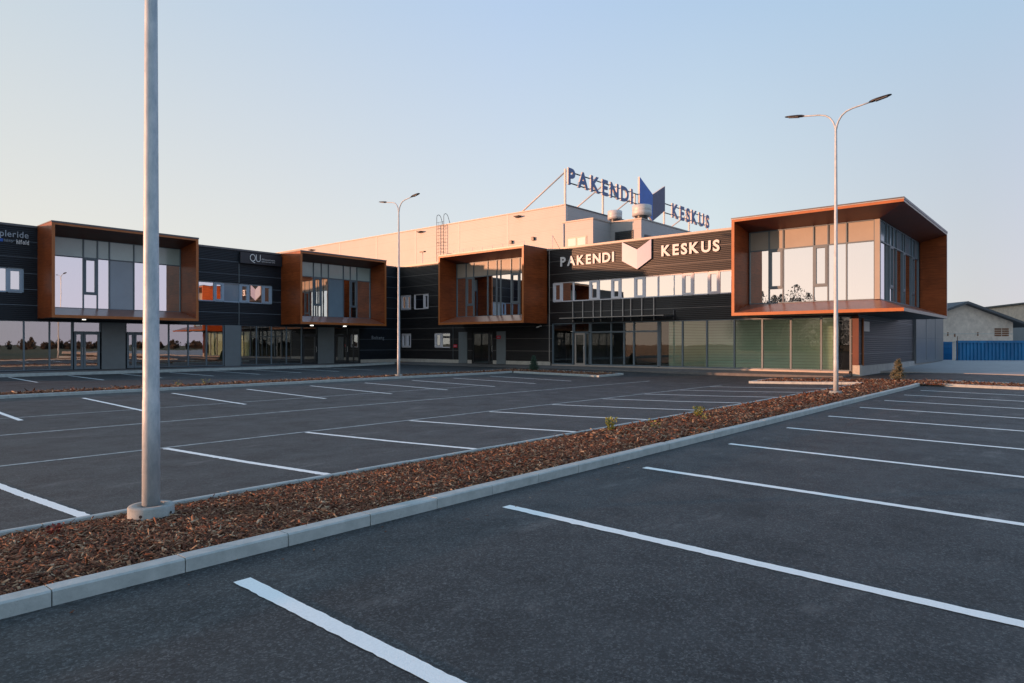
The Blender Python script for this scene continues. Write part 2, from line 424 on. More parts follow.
def door(parent, wing, d, u0, u1, z0, z1, frame='frame_metal', hs=1):
    mb = MB(); b = .11; sg = 1 if u1 > u0 else -1
    wbox(mb, wing, u0, u0 + sg * b, d - .06, d + .03, z0, z1, frame); wbox(mb, wing, u1 - sg * b, u1, d - .06, d + .03, z0, z1, frame)
    wbox(mb, wing, u0 + sg * b, u1 - sg * b, d - .06, d + .027, z0, z0 + .16, frame); wbox(mb, wing, u0 + sg * b, u1 - sg * b, d - .06, d + .027, z1 - b, z1, frame)
    o = mb.build('door', parent)
    mb = MB(); wquad(mb, wing, u0 + sg * b, u1 - sg * b, d - .02, z0 + .16, z1 - b, SH); mb.build('pane', o)
    mb = MB(); uh = (u1 - sg * .055) if hs > 0 else (u0 + sg * .055)
    mb.tube([P(wing, uh, d + .03, z0 + .85), P(wing, uh, d + .09, z0 + .87), P(wing, uh, d + .09, z0 + 1.25), P(wing, uh, d + .03, z0 + 1.27)], .015, 'steel', 8)
    mb.build('handle', o)
    return o

# ------------------------------------------------------------------ terrain height
PY = [(-400, -.35), (-14, -.2), (-4, -.1), (0, -.05), (4.4, 0), (6.7, -.02), (9, -.09), (11.7, -.15), (14, -.165), (16.5, -.165), (18.4, -.14), (21, -.11), (23.7, -.08), (25, -.07), (30, -.075), (34, -.08), (44.5, -.08), (400, -.1)]
QX = [(-400, 0), (28, 0), (31, .03), (34.6, .1), (44, .12), (400, .12)]
def lerp(tab, t):
    for (a, va), (b, vb) in zip(tab, tab[1:]):
        if t <= b: return va + (vb - va) * max(0, (t - a)) / (b - a)
    return tab[-1][1]
def gz(x, y): return lerp(PY, y) + lerp(QX, x)
def brk(tab, a, b): return sorted({a, b, *[t for t, _ in tab if a < t < b]})
def sheet(mb, x0, x1, y0, y1, dz, k):
    for xa, xb in zip(brk(QX, x0, x1), brk(QX, x0, x1)[1:]):
        for ya, yb in zip(brk(PY, y0, y1), brk(PY, y0, y1)[1:]):
            mb.face([(xa, ya, gz(xa, ya) + dz), (xb, ya, gz(xb, ya) + dz), (xb, yb, gz(xb, yb) + dz), (xa, yb, gz(xa, yb) + dz)], k)

mb = MB(); mb.face([(-1500, -1500, -.42), (1500, -1500, -.42), (1500, 1500, -.42), (-1500, 1500, -.42)], 'grass')
tag(mb.build('ground'), kind='structure')
mb = MB(); sheet(mb, -70, 62, -14, 44.5, 0, 'asphalt')
tag(mb.build('parking_lot'), kind='structure')

# painted lines
def line(xa, ya, xb, yb, wd=.12, k='road_paint', dz=.005, ragged=True):
    mb = MB(); L = math.hypot(xb - xa, yb - ya); ux, uy = (xb - xa) / L, (yb - ya) / L; nx, ny = -uy, ux
    n = max(2, int(L / .05)); ts = {i * L / n for i in range(n + 1)}
    for t, _ in PY:
        if uy and 0 < (t - ya) / uy < L: ts.add((t - ya) / uy)
    ts = sorted(ts); pr = None
    for t in ts:
        j = [random.gauss(0, .0028) if ragged else 0 for _ in range(2)]
        if ragged and random.random() < .03: j[random.randrange(2)] += random.uniform(.008, .02)
        row = []
        for sgn, jj in ((-1, j[0]), (1, j[1])):
            o = sgn * (wd / 2 + jj); x = xa + ux * t + nx * o; y = ya + uy * t + ny * o
            row.append((x, y, gz(x, y) + dz))
        if pr: mb.face([pr[0], row[0], row[1], pr[1]], k)
        pr = row
    return tag(mb.build('parking_line'), kind='structure')
for i in range(10): line(2.245 + 2.72 * i, 4.34, 2.2 + 2.72 * i, -.8)
for i in range(-2, 9): line(4.72 + 2.68 * i, 11.72, 4.86 + 2.68 * i, 6.86, .11)
for i in range(-2, 8): line(7.1 + 2.68 * i, 23.7, 6.95 + 2.68 * i, 18.4, .11)
for i in range(-3, 8): line(9.05 + 2.6 * i, 41.2, 8.7 + 2.6 * i, 34.9, .1)
line(-6, 11.8, 27.5, 11.8, .095, 'faded_paint', .0045); line(-6, 15.95, 28.5, 15.8, .11, 'faded_paint', .0045); line(-6, 19.1, 20, 19.1, .08, 'faded_paint', .0042)
line(-6, 34.6, 24, 34.6, .05, 'faded_paint', .0042)

# kerbs: one strip of stones along a path
def kerb(path, h=.10, wd=.15, stone=.8, name='kerb'):
    mb = MB()
    for (xa, ya), (xb, yb) in zip(path, path[1:]):
        L = math.hypot(xb - xa, yb - ya); ux, uy = (xb - xa) / L, (yb - ya) / L; nx, ny = -uy, ux
        n = max(1, round(L / stone))
        for i in range(n):
            t0 = i * L / n + .004; t1 = (i + 1) * L / n - .004; jz = random.uniform(-.003, .003); jo = random.uniform(-.003, .003)
            prof = [(0 + jo, -.15), (0 + jo, h - .012 + jz), (.012 + jo, h + jz), (wd - .01 + jo, h + jz), (wd + jo, h - .01 + jz), (wd + jo, -.15)]
            ends = []
            for t in (t0, t1):
                row = []
                for o, z in prof:
                    x = xa + ux * t + nx * o; y = ya + uy * t + ny * o
                    row.append((x, y, gz(x, y) + z))
                ends.append(row)
            for j in range(len(prof) - 1): mb.face([ends[0][j], ends[1][j], ends[1][j + 1], ends[0][j + 1]], 'kerb_concrete')
            mb.face(ends[0], 'kerb_concrete'); mb.face(ends[1][::-1], 'kerb_concrete')
    return tag(mb.build(name), kind='structure')
# bed 1 (path direction: the bed lies on its left)
kerb([(-7.53, 4.8), (29.27, 4.8), (29.5, 4.8)])
kerb([(29.65, 4.95), (29.65, -22)]); kerb([(29.2, 6.75), (-8, 6.75)], .1, .065); kerb([(29.2, 11.3), (29.2, 6.75)][::1]); kerb([(31.9, -22), (31.9, 11.3)]); kerb([(31.75, 11.3), (29.35, 11.3)])
# bed 2
kerb([(-8, 25.2), (29.4, 25.2)]); kerb([(29.3, 25.05), (29.3, 19.2)]); kerb([(29.45, 19.2), (31.6, 19.2)]); kerb([(31.75, 19.2), (31.75, 27.3)]); kerb([(31.6, 27.3), (24.8, 27.3)]); kerb([(24.6, 26.9), (-8, 26.9)])

# mulch beds
def bed(x0, x1, y0, y1):
    mb = MB(); nx = max(2, int((x1 - x0) / .4)); ny = max(2, int((y1 - y0) / .25)); b = []
    for i in range(nx + 1):
        for j in range(ny + 1):
            x = x0 + (x1 - x0) * i / nx; y = y0 + (y1 - y0) * j / ny
            e = min(x - x0, x1 - x, y - y0, y1 - y); hump = min(1, e / .4)
            mb.v.append((x, y, gz(x, y) + .055 + .03 * hump + random.uniform(-.008, .008)))
    for i in range(nx):
        for j in range(ny):
            a = i * (ny + 1) + j; mb.f.append((a, a + ny + 1, a + ny + 2, a + 1)); mb.mi.append(mb.m('mulch_soil')); mb.sm.append(True)
    tag(mb.build('mulch_bed'), kind='structure')
BEDS = [(-8, 29.4, 4.95, 6.685), (29.4, 31.75, 4.0, 11.15), (29.8, 31.75, -22, 4.0), (-8, 29.4, 25.35, 26.9), (29.4, 31.6, 19.35, 27.15), (24.8, 29.4, 26.9, 27.15)]
for b in BEDS: bed(*b)
def bedh(x, y, b):
    e = np.minimum.reduce([x - b[0], b[1] - x, y - b[2], b[3] - y]); hump = np.clip(e / .4, 0, 1)
    g = np.interp(y, [t for t, _ in PY], [v for _, v in PY]) + np.interp(x, [t for t, _ in QX], [v for _, v in QX])
    return g + .058 + .03 * hump
pts = []
def scatter(b, x0, x1, dens, size):
    n = int((x1 - x0) * (b[3] - b[2]) * dens)
    x = rng.uniform(x0, x1, n); y = rng.uniform(b[2] - .02, b[3] + .02, n)
    pts.append((x, y, bedh(x, y, b), np.full(n, size)))
b = BEDS[0]
scatter(b, -.6, 5, 3000, .66); scatter(b, -.6, 5, 420, .98); scatter(b, 5, 9, 1800, .9); scatter(b, 9, 16, 800, 1.45); scatter(b, 16, 29.4, 420, 1.8)
scatter(BEDS[1], 29.4, 31.75, 260, 2.2); scatter(BEDS[2], 29.8, 31.75, 200, 2.2)
scatter(BEDS[3], 2, 29.4, 230, 2.2); scatter(BEDS[4], 29.4, 31.6, 200, 2.4); scatter(BEDS[5], 24.8, 29.4, 200, 2.2)
# a few chips that strayed on the asphalt by the near kerb
n = 26; xs = rng.uniform(.9, 8, n); ys = 4.78 - np.abs(rng.normal(0, .35, n)); pts.append((xs, ys, np.array([gz(a, c) + .006 for a, c in zip(xs, ys)]), np.full(n, .55)))
x = np.concatenate([p[0] for p in pts]); y = np.concatenate([p[1] for p in pts]); z = np.concatenate([p[2] for p in pts]); sc = np.concatenate([p[3] for p in pts])
n = len(x)
L = np.clip(rng.lognormal(math.log(.054), .5, n), .015, .16) * sc; W = np.clip(rng.lognormal(math.log(.016), .4, n), .006, .04) * sc; T = rng.uniform(.003, .009, n) * sc
yaw = rng.uniform(0, 2 * np.pi, n); tilt = rng.normal(0, .32, n); roll = rng.normal(0, .4, n)
tilt[-26:] *= .1; roll[-26:] *= .1
base = np.array([[-1, -.8, -1], [1, -.5, -1], [.8, 1, -1], [-.9, .8, -1], [-1, -.6, 1], [.9, -.5, 1], [.8, .8, 1], [-.8, .7, 1]]) * .5
v = base[None] + rng.uniform(-.14, .14, (n, 8, 3)); v = v * np.stack([L, W, T], 1)[:, None, :]
def rot(v, a, i, j):
    c, s_ = np.cos(a)[:, None], np.sin(a)[:, None]; q = v.copy()
    q[..., i] = v[..., i] * c - v[..., j] * s_; q[..., j] = v[..., i] * s_ + v[..., j] * c; return q
v = rot(v, roll, 1, 2); v = rot(v, tilt, 0, 2); v = rot(v, yaw, 0, 1)
v += np.stack([x, y, z + rng.uniform(0, .014, n) * np.minimum(sc, 1.5)], 1)[:, None, :]
fc = np.array([[4, 5, 6, 7], [0, 1, 5, 4], [1, 2, 6, 5], [2, 3, 7, 6], [3, 0, 4, 7]])
faces = (fc[None] + (np.arange(n) * 8)[:, None, None]).reshape(-1, 4)
me = bpy.data.meshes.new('bark_chips'); me.vertices.add(n * 8); me.vertices.foreach_set('co', v.reshape(-1).astype(np.float32))
me.loops.add(faces.size); me.loops.foreach_set('vertex_index', faces.reshape(-1).astype(np.int32))
me.polygons.add(len(faces)); me.polygons.foreach_set('loop_start', np.arange(0, faces.size, 4, dtype=np.int32))
me.update(calc_edges=True); me.validate(); me.materials.append(mat('bark_chip'))
o = bpy.data.objects.new('bark_chips', me); COL.objects.link(o)
tag(o, 'reddish brown bark chips covering the planting beds', 'mulch', kind='stuff')

# pavements by the buildings
mb = MB(); mb.box((-12, 41.9, -.3), (35.99, 43.49, .125), 'paving'); tag(mb.build('pavement'), kind='structure')
kerb([(-12, 41.75), (34.3, 41.75)], .16, .15)
mb = MB(); mb.hexa([(34.4, 8.78, -.3), (35.99, 8.78, -.3), (35.99, 41.74, -.3), (34.4, 41.74, -.3), (34.4, 8.78, .075), (35.99, 8.78, .155), (35.99, 41.74, .155), (34.4, 41.74, .04)], 'paving'); tag(mb.build('pavement'), kind='structure')
# concrete yard beyond the road (right)
mb = MB(); mb.hexa([(40.5, -60, -.3), (62, -60, -.3), (62, 8.49, -.3), (40.5, 8.49, -.3), (40.5, -60, .13), (62, -60, .34), (62, 8.49, .34), (40.5, 8.49, .13)], 'apron_concrete')
mb.face([(62, -60, .34), (90, -60, .36), (90, 20, .36), (62, 20, .34)], 'apron_concrete')
tag(mb.build('yard'), kind='structure')

# ------------------------------------------------------------------ left wing
lw = empty('office_wing', (19, 46, 0), 'shaded dark wing at the left with two orange framed bays', 'building')
G0, G1 = .17, 2.87
U0 = .3
bays_L = [(10.84, 18.46), (25.42, 32.86)]
ops = [(u0 + .16, u1 - .16, 3.6, 7.6) for u0, u1 in bays_L]
ops += [(18.62, 24.76, 4.41, 5.72), (5.6, 10.23, 4.36, 5.70), (2.3, 13.96, G0, G1), (15.27, 21.29, G0, G1), (22.43, 28.4, G0, G1), (29.87, 32.24, G0, G1)]
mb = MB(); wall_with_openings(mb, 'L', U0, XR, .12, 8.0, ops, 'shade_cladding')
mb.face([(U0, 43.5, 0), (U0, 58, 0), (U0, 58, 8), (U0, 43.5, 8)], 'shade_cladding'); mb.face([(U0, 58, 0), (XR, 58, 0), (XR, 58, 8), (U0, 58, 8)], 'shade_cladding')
mb.build('wall', lw)
mb = MB(); mb.face([(U0, 43.6, 7.8), (XR + 5, 43.6, 7.8), (XR + 5, 58, 7.8), (U0, 58, 7.8)], 'roof_felt'); mb.build('roof', lw)
def cap(parent, wing, a, b, k, h):
    mb = MB()
    pr = [(-.3, 8.002), (.003, 8.002), (.003, 7.93), (.05, 7.93), (.05, 8.002 + h), (-.3, 8.002 + h)]
    A = [P(wing, a, *q) for q in pr]; B = [P(wing, b, *q) for q in pr]; n = len(pr); i0 = len(mb.v); mb.v += A + B
    for i in range(n): mb.f.append((i, (i + 1) % n, n + (i + 1) % n, n + i)); mb.mi.append(mb.m(k)); mb.sm.append(False)
    for ring in (tuple(range(n)), tuple(range(n, 2 * n))): mb.f.append(ring); mb.mi.append(0); mb.sm.append(False)
    mb.build('parapet_cap', parent)
for a, b in ((U0, 10.83), (18.47, 25.41), (32.87, 35.9)): cap(lw, 'L', a, b, 'cap_metal', .045)
mb = MB(); wbox(mb, 'L', 32.3, 35.98, .0, .03, .125, .38, 'plinth_concrete'); mb.build('plinth', lw)
for u0, u1 in ((13.98, 15.25), (21.31, 22.41), (28.42, 29.85)):
    mb = MB(); wbox(mb, 'L', u0, u1, -.1, .02, .14, G1, 'grey_panel'); mb.build('grey_panel', lw)
for za, zb2 in ((2.9, 4.38), (5.75, 7.05)):
    mb = MB(); wbox(mb, 'L', 22.28, 22.32, .003, .018, za, zb2, 'grey_panel'); mb.build('joint_trim', lw)
def rooms(parent, wing, u0, u1, z0, z1, depth, step, d=-.25):
    """plain rooms seen through the panes"""
    mb = MB()
    wquad(mb, wing, u0, u1, -depth, z0, z1, 'interior_dark')
    mb.face([P(wing, u0, d, z0), P(wing, u1, d, z0), P(wing, u1, -depth, z0), P(wing, u0, -depth, z0)], 'interior_floor')
    mb.face([P(wing, u0, d, z1), P(wing, u1, d, z1), P(wing, u1, -depth, z1), P(wing, u0, -depth, z1)], 'interior_floor')
    n = max(1, round(abs(u1 - u0) / step))
    for i in range(n + 1):
        u = u0 + (u1 - u0) * i / n
        mb.face([P(wing, u, d - .3, z0), P(wing, u, -depth, z0), P(wing, u, -depth, z1), P(wing, u, d - .3, z1)], 'interior_dark')
    mb.build('room', parent)
rooms(lw, 'L', U0 + .1, 35.8, .14, 2.95, 6, 5.2); rooms(lw, 'L', U0 + .1, 35.8, 3.45, 7.75, 5, 4.1, -.95)
MG, SH, SG, SP, CU = 'mirror_glass', 'shop_glass', 'strip_glass', 'spandrel_glass', 'curtain_glass'
# upper strips
glazing(lw, 'window', 'L', -.1, [(18.65, 19.6, [(4.44, 5.69, SG)]), (19.6, 20.66, [(4.44, 5.69, SG)]), (20.66, 21.27, [(4.44, 5.69, 'sash:' + SG)]), (21.27, 22.42, [(4.44, 5.69, 'curtain_glass')]), (22.42, 23.05, [(4.44, 5.69, 'sash:' + SG)]), (23.05, 24.08, [(4.44, 5.69, SG)]), (24.08, 24.73, [(4.44, 5.69, 'sash:' + SG)])], 'pale_frame', .09)
glazing(lw, 'window', 'L', -.1, [(5.63, 7.2, [(4.4, 5.67, SG)]), (7.2, 8.0, [(4.4, 5.67, 'sash:' + SG)]), (8.0, 9.5, [(4.4, 5.67, SG)]), (9.5, 10.2, [(4.4, 5.67, 'sash:' + SG)])], 'pale_frame', .09)
# shopfronts
def shop(us, tr=None, top=G1, bot=G0, k=None):
    k = k or SH
    out = []
    for a, b in zip(us, us[1:]): out.append((a, b, [(bot, top, k)] if tr is None else [(bot, tr, k), (tr, top, k)]))
    return out
glazing(lw, 'shopfront', 'L', -.06, shop([2.35, 4.0, 5.6, 7.2, 8.7, 10.24, 11.42, 12.5]), 'frame_metal', .07)
glazing(lw, 'fanlight', 'L', -.06, shop([12.56, 13.93], None, G1, 2.3), 'frame_metal', .07); door(lw, 'L', -.06, 12.6, 13.05, .15, 2.26, hs=1); door(lw, 'L', -.06, 13.07, 13.9, .15, 2.26, hs=-1)
glazing(lw, 'fanlight', 'L', -.06, shop([15.3, 16.6], None, G1, 2.3), 'frame_metal', .07); door(lw, 'L', -.06, 15.35, 15.75, .15, 2.26, hs=1); door(lw, 'L', -.06, 15.77, 16.56, .15, 2.26, hs=-1)
glazing(lw, 'shopfront', 'L', -.06, shop([16.66, 17.77, 18.96, 20.13, 21.26]), 'frame_metal', .07)
glazing(lw, 'shopfront', 'L', -.06, shop([22.46, 23.6, 24.72, 25.89, 27.1]), 'frame_metal', .06)
glazing(lw, 'fanlight', 'L', -.06, shop([27.16, 28.38], None, G1, 2.3), 'dark_frame', .07); door(lw, 'L', -.06, 27.2, 28.34, .15, 2.26, 'dark_frame', hs=1)
glazing(lw, 'fanlight', 'L', -.06, shop([29.9, 31.15], None, G1, 2.3), 'dark_frame', .07); door(lw, 'L', -.06, 29.95, 31.1, .15, 2.26, 'dark_frame', hs=1)
glazing(lw, 'shopfront', 'L', -.06, shop([31.2, 31.7, 32.2]), 'dark_frame', .06)

# ------------------------------------------------------------------ bays
def bay(parent, wing, u0, u1, gd, cols, frame, zt=8.03, zb=3.0, d=2.5, t=.15, zg0=3.62, zg1=7.56, g0=None, g1=None, sill='sill_board'):
    """projecting picture-frame box; gd: d of the glass plane"""
    if u1 < u0: u0, u1 = u1, u0
    mb = MB()
    o0 = [(u0, zb), (u1, zb), (u1, zt), (u0, zt)]
    i0 = [(u0 + t, zb + t), (u1 - t, zb + t), (u1 - t, zt - t), (u0 + t, zt - t)]
    g = [(u0 + t + .02, zg0), (u1 - t - .02, zg0), (u1 - t - .02, zg1), (u0 + t + .02, zg1)]
    def ring(A, da, B, db, ks):
        for i in range(4):
            j = (i + 1) % 4
            mb.face([P(wing, A[i][0], da, A[i][1]), P(wing, A[j][0], da, A[j][1]), P(wing, B[j][0], db, B[j][1]), P(wing, B[i][0], db, B[i][1])], ks[i])
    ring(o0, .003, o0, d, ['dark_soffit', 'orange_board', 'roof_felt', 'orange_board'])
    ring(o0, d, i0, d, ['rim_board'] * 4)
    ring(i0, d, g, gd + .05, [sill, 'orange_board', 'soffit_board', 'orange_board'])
    bo = mb.build('bay', parent)
    mb = MB(); wbox(mb, wing, u0 - .02, u1 + .02, .003, d + .02, zt + .002, zt + .05, 'cap_metal'); wbox(mb, wing, u0 - .02, u1 + .02, d + .002, d + .02, zt - .04, zt + .001, 'cap_metal')
    mb.build('cap_flashing', bo)
    fo = glazing(bo, 'window', wing, gd, cols, frame, .06)
    return bo
def col(u0, u1, *rows): return (u0, u1, list(rows))
b0, bt, b1 = 3.62, 6.5, 7.56
def std(u0, u1, k=MG, sp=SP): return col(u0, u1, (b0, bt, k), (bt, b1, sp))
def sash(u0, u1, k=MG, sp=SP): return col(u0, u1, (b0, 4.44, k), (4.44, bt, 'sash:' + k), (bt, b1, sp))
# the glazed plane of a bay sits in its frame; panes are sub-parts of the building's window part
def bay_with_window(parent, wing, u0, u1, gd, cols, frame, **kw):
    return bay(parent, wing, u0, u1, gd, cols, frame, **kw)
_gl = glazing
def glazing_flat(parent, name, wing, d, cols, frame, bar=.055, **kw): return _gl(parent, name, wing, d, cols, frame, bar, **kw)
# bays: shell is a part; window is another part of the building (keeps the depth at three)
def bay(parent, wing, u0, u1, gd, cols, frame, _b=bay, **kw):
    global glazing
    keep = glazing; glazing = lambda *a, **k: None
    bo = _b(parent, wing, u0, u1, gd, cols, frame, **kw); glazing = keep
    glazing(parent, 'bay_window', wing, gd, cols, frame, .06)
    return bo
bay(lw, 'L', 10.84, 18.46, .40, [std(11.03, 12.93), sash(12.93, 13.64), std(13.64, 14.26), std(14.26, 15.58, CU), std(15.58, 16.76), std(16.76, 18.27)], 'frame_metal')
bay(lw, 'L', 25.42, 32.86, .75, [std(25.61, 27.58), sash(27.58, 28.24), std(28.24, 28.85), std(28.85, 30.17, CU), std(30.17, 30.8), sash(30.8, 31.41), std(31.41, 32.67)], 'frame_metal')
# downlights under the bays
for u in (12.75, 15.9):
    mb = MB(); p = P('L', u, 1.1, 2.985); mb.lathe([(.0, .0), (.09, 0), (.09, .03), (.0, .03)], (p[0], p[1], p[2] - .03), 'downlight', 14); mb.build('downlight', lw)
for u in (27.4, 30.25):
    mb = MB(); p = P('L', u, .8, 2.985); mb.lathe([(.0, .0), (.12, 0), (.12, .05), (.0, .05)], (p[0], p[1], p[2] - .05), 'downlight', 14); mb.build('downlight', lw)

# ------------------------------------------------------------------ right wing
rw = empty('office_wing', (41, 25, 0), 'dark wing under the white lettering, ending in the big orange corner bay', 'building')
YB0, YB1 = 8.5, YL
ops = [(27.6, 35.66, 3.6, 7.6), (8.6, 13.72, 3.6, 7.6), (13.9, 27.31, 4.42, 5.74), (8.8, 27.35, .25, 3.0), (34.85, 32.73, .17, 2.45),
       (41.76, 43.1, 4.41, 5.64), (39.65, 41.45, 4.41, 5.64), (41.76, 43.0, 1.32, 2.48), (37.2, 39.01, 1.32, 2.48)]
ops = [(min(a, b), max(a, b), c, e) for a, b, c, e in ops]
mb = MB(); wall_with_openings(mb, 'R', YB0, YB1, .14, 8.0, ops, 'dark_cladding')
ow = MB()
wall_with_openings(mb, 'E', 36, 49.9, .3, 8.0, [(36, 45.4, 3.6, 7.6)], 'end_cladding')
mb.face([(49.9, 8.5, 0), (49.9, 33.5, 0), (49.9, 33.5, 8), (49.9, 8.5, 8)], 'dark_cladding')
mb.build('wall', rw)
mb = MB(); mb.face([(36.1, 8.6, 7.8), (60, 8.6, 7.8), (60, 58, 7.8), (36.1, 58, 7.8)], 'roof_felt'); mb.build('roof', rw)
for a, b in ((13.87, 27.76), (35.83, 43.44)): cap(rw, 'R', a, b, 'pale_cap_metal', .06)
mb = MB()
for a, b in ((36.24, 43.45), (34.87, 35.3), (32.36, 32.71), (27.5, 31.45)): wbox(mb, 'R', a, b, 0, .03, .165, .42, 'plinth_concrete')
mb.build('plinth', rw)
mb = MB(); wbox(mb, 'E', 36.6, 60.8, 0, .06, .0, .52, 'apron_concrete'); mb.box((35.97, 8.42, .0), (36.5, 8.74, .56), 'plinth_concrete'); mb.build('plinth', rw)
mb = MB(); mb.box((35.96, 8.46, .565), (36.1, 8.74, 2.995), 'soffit_board'); mb.box((36.75, 8.42, .53), (36.83, 8.49, 2.9), 'rim_board'); mb.build('corner_post', rw)
mb = MB(); mb.box((49.95, 8.35, .35), (60.8, 22, 6.2), 'metal_panel')
for xx in (53.5, 57.1): mb.box((xx - .02, 8.33, .5), (xx + .02, 8.349, 6.2), 'grey_panel')
for zz in (2.0, 3.6): mb.box((49.96, 8.332, zz - .012), (60.79, 8.3485, zz + .012), 'grey_panel')
mb.build('pale_annex', rw)
for u0, u1 in ((35.32, 36.22), (31.47, 32.34)):
    mb = MB(); wbox(mb, 'R', u0, u1, .003, .05, .17, 2.52, 'grey_panel'); mb.build('grey_panel', rw)
for u, wd_, za, zb2, k in ((27.56, .025, .45, 7.92, 'pale_cap_metal'), (36.85, .012, .45, 2.95, 'grey_panel')):
    mb = MB(); wbox(mb, 'R', u - wd_, u + wd_, .003, .03, za, zb2, k); mb.build('joint_trim', rw)
rooms(rw, 'R', 19.0, 43.4, .17, 3.02, 7, 6.1); rooms(rw, 'R', 8.8, 43.4, 3.45, 7.75, 5, 4.2, -1.1)
# pale partition behind the right-hand shop windows
mb = MB(); PD = -4.0; wquad(mb, 'R', 10.4, 18.2, PD, .17, 3.05, 'interior_panel'); mb.face([P('R', 9.45, -.15, .18), P('R', 18.8, -.15, .18), P('R', 18.2, PD, .18), P('R', 10.4, PD, .18)], 'interior_floor')
mb.face([P('R', 9.45, -.15, 3.03), P('R', 18.8, -.15, 3.03), P('R', 18.2, PD, 3.03), P('R', 10.4, PD, 3.03)], 'curtain_white')
for ua, ub in ((18.8, 18.2), (9.45, 10.4)): mb.face([P('R', ua, -.2, .18), P('R', ub, PD, .18), P('R', ub, PD, 3.03), P('R', ua, -.2, 3.03)], 'interior_panel')
mb.build('partition', rw)
rooms(rw, 'R', 8.62, 9.4, .17, 3.02, 6.5, 3)
# window strip
V = [27.28, 26.59, 25.65, 24.35, 23.66, 22.69, 22.05, 21.04, 20.35, 19.44, 17.85, 17.2, 16.28, 15.63, 14.9, 13.95]
sashes = {0, 3, 5, 7, 10, 12}
cols = [(a, b, [(4.45, 5.71, ('sash:' if i in sashes else '') + SG)]) for i, (a, b) in enumerate(zip(V, V[1:]))]
glazing(rw, 'window', 'R', -.08, cols, 'white_frame', .075)
for us, z0, z1 in (((43.05, 42.38, 41.8), 4.44, 5.61), ((41.41, 40.3, 39.69), 4.44, 5.61), ((42.95, 42.38, 41.8), 1.35, 2.45), ((38.97, 38.21, 37.24), 1.35, 2.45)):
    cols = [(a, b, [(z0, z1, ('sash:' if abs(a - b) < .9 else '') + SG)]) for a, b in zip(us, us[1:])]
    glazing(rw, 'window', 'R', -.08, cols, 'white_frame', .075)
# ground floor glazing
zt, z0, z1 = 2.38, .27, 2.98; SH = 'clear_glass'
cols = [(27.3, 25.65, [(z0, z1, SH)])]
glazing(rw, 'shopfront', 'R', -.05, cols, 'frame_metal', .09)
glazing(rw, 'fanlight', 'R', -.05, [(25.55, 24.34, [(zt, z1, SH)])], 'frame_metal', .09); door(rw, 'R', -.05, 25.5, 24.7, .2, 2.32, 'pale_cap_metal', 1); 
glazing(rw, 'sidelight', 'R', -.05, [(24.66, 24.36, [(z0, 2.32, SH)])], 'frame_metal', .06)
glazing(rw, 'shopfront', 'R', -.05, [(24.24, 22.71, [(z0, zt, SH), (zt, z1, SH)]), (22.71, 21.77, [(z0, zt, SH), (zt, z1, SH)]), (21.77, 21.08, [(z0, zt, SH), (zt, z1, SH)]), (21.08, 19.42, [(z0, zt, SH), (zt, z1, SH)])], 'frame_metal', .1)
glazing(rw, 'shopfront', 'R', -.05, shop([19.3, 17.85, 16.35, 14.75, 13.21, 11.72, 10.22, 8.85], None, z1, z0), 'frame_metal', .085)
mb = MB(); wbox(mb, 'R', 8.9, 27.33, .005, .06, .16, .25, 'pale_cap_metal'); mb.build('sill', rw)
# door under the mid bay
glazing(rw, 'entrance_window', 'R', -.08, [(34.8, 33.22, [(.2, 2.4, SH)])], 'dark_frame', .08); door(rw, 'R', -.08, 33.18, 32.77, .2, 2.42, 'dark_frame')
# canopy
mb = MB()
mb.hexa([P('R', 25.55, .06, 3.30), P('R', 18.3, .06, 3.30), P('R', 18.3, 1.5, 3.24), P('R', 25.55, 1.5, 3.24), P('R', 25.55, .06, 3.325), P('R', 18.3, .06, 3.325), P('R', 18.3, 1.5, 3.265), P('R', 25.55, 1.5, 3.265)], 'canopy_glass')
co = mb.build('canopy', rw)
mb = MB(); wbox(mb, 'R', 25.6, 18.25, 1.5, 1.54, 3.23, 3.275, 'pale_cap_metal')
for u in (25.5, 23.1, 20.7, 18.35): mb.tube([P('R', u, .02, 3.22), P('R', u, 1.45, 3.2)], .025, 'dark_frame', 6)
for u in (25.5, 18.35): wbox(mb, 'R', u - .04, u + .04, .004, .1, 3.05, 3.6, 'dark_frame')
mb.build('canopy_bracket', co)
for u in (25.58, 24.79, 23.98, 23.41, 22.59, 21.79, 21.23, 20.46, 19.65):
    mb = MB(); wbox(mb, 'R', u - .025, u + .025, .04, .09, 3.04, 4.40, 'pale_cap_metal'); mb.build('batten', rw)
# mid bay
STN = 'sunlit_spandrel'
SP = 'sunlit_spandrel'
def std(u0, u1, k=MG, sp='sunlit_spandrel'): return col(u0, u1, (b0, bt, k), (bt, b1, sp))
def sash(u0, u1, k=MG, sp='sunlit_spandrel'): return col(u0, u1, (b0, 4.44, k), (4.44, bt, 'sash:' + k), (bt, b1, sp))
bay(rw, 'R', 27.76, 35.84, .8, [std(35.66, 34.69), sash(34.69, 33.92), std(33.92, 32.53), std(32.53, 31.66), std(31.66, 31.29), std(31.29, 30.31), sash(30.31, 29.54), std(29.54, 27.94)], 'frame_metal', sill='sill_board')
mb = MB()
for u in np.arange(28.2, 35.8, .95): mb.tube([P('R', u, 1.9, 8.08), P('R', u, 1.9, 8.42)], .012, 'steel', 5)
mb.tube([P('R', 28.1, 1.9, 8.4), P('R', 35.7, 1.9, 8.4)], .004, 'steel', 4); mb.build('lightning_rod', rw)
# corner bay (open on two sides)
mb = MB(); x0, x1, ya, yb, zb_, zt_, t = 33.5, 45.6, 6.07, 13.86, 3.06, 8.03, .15
xg, yg = 35.4, 7.45; zg0, zg1 = 3.72, 7.56
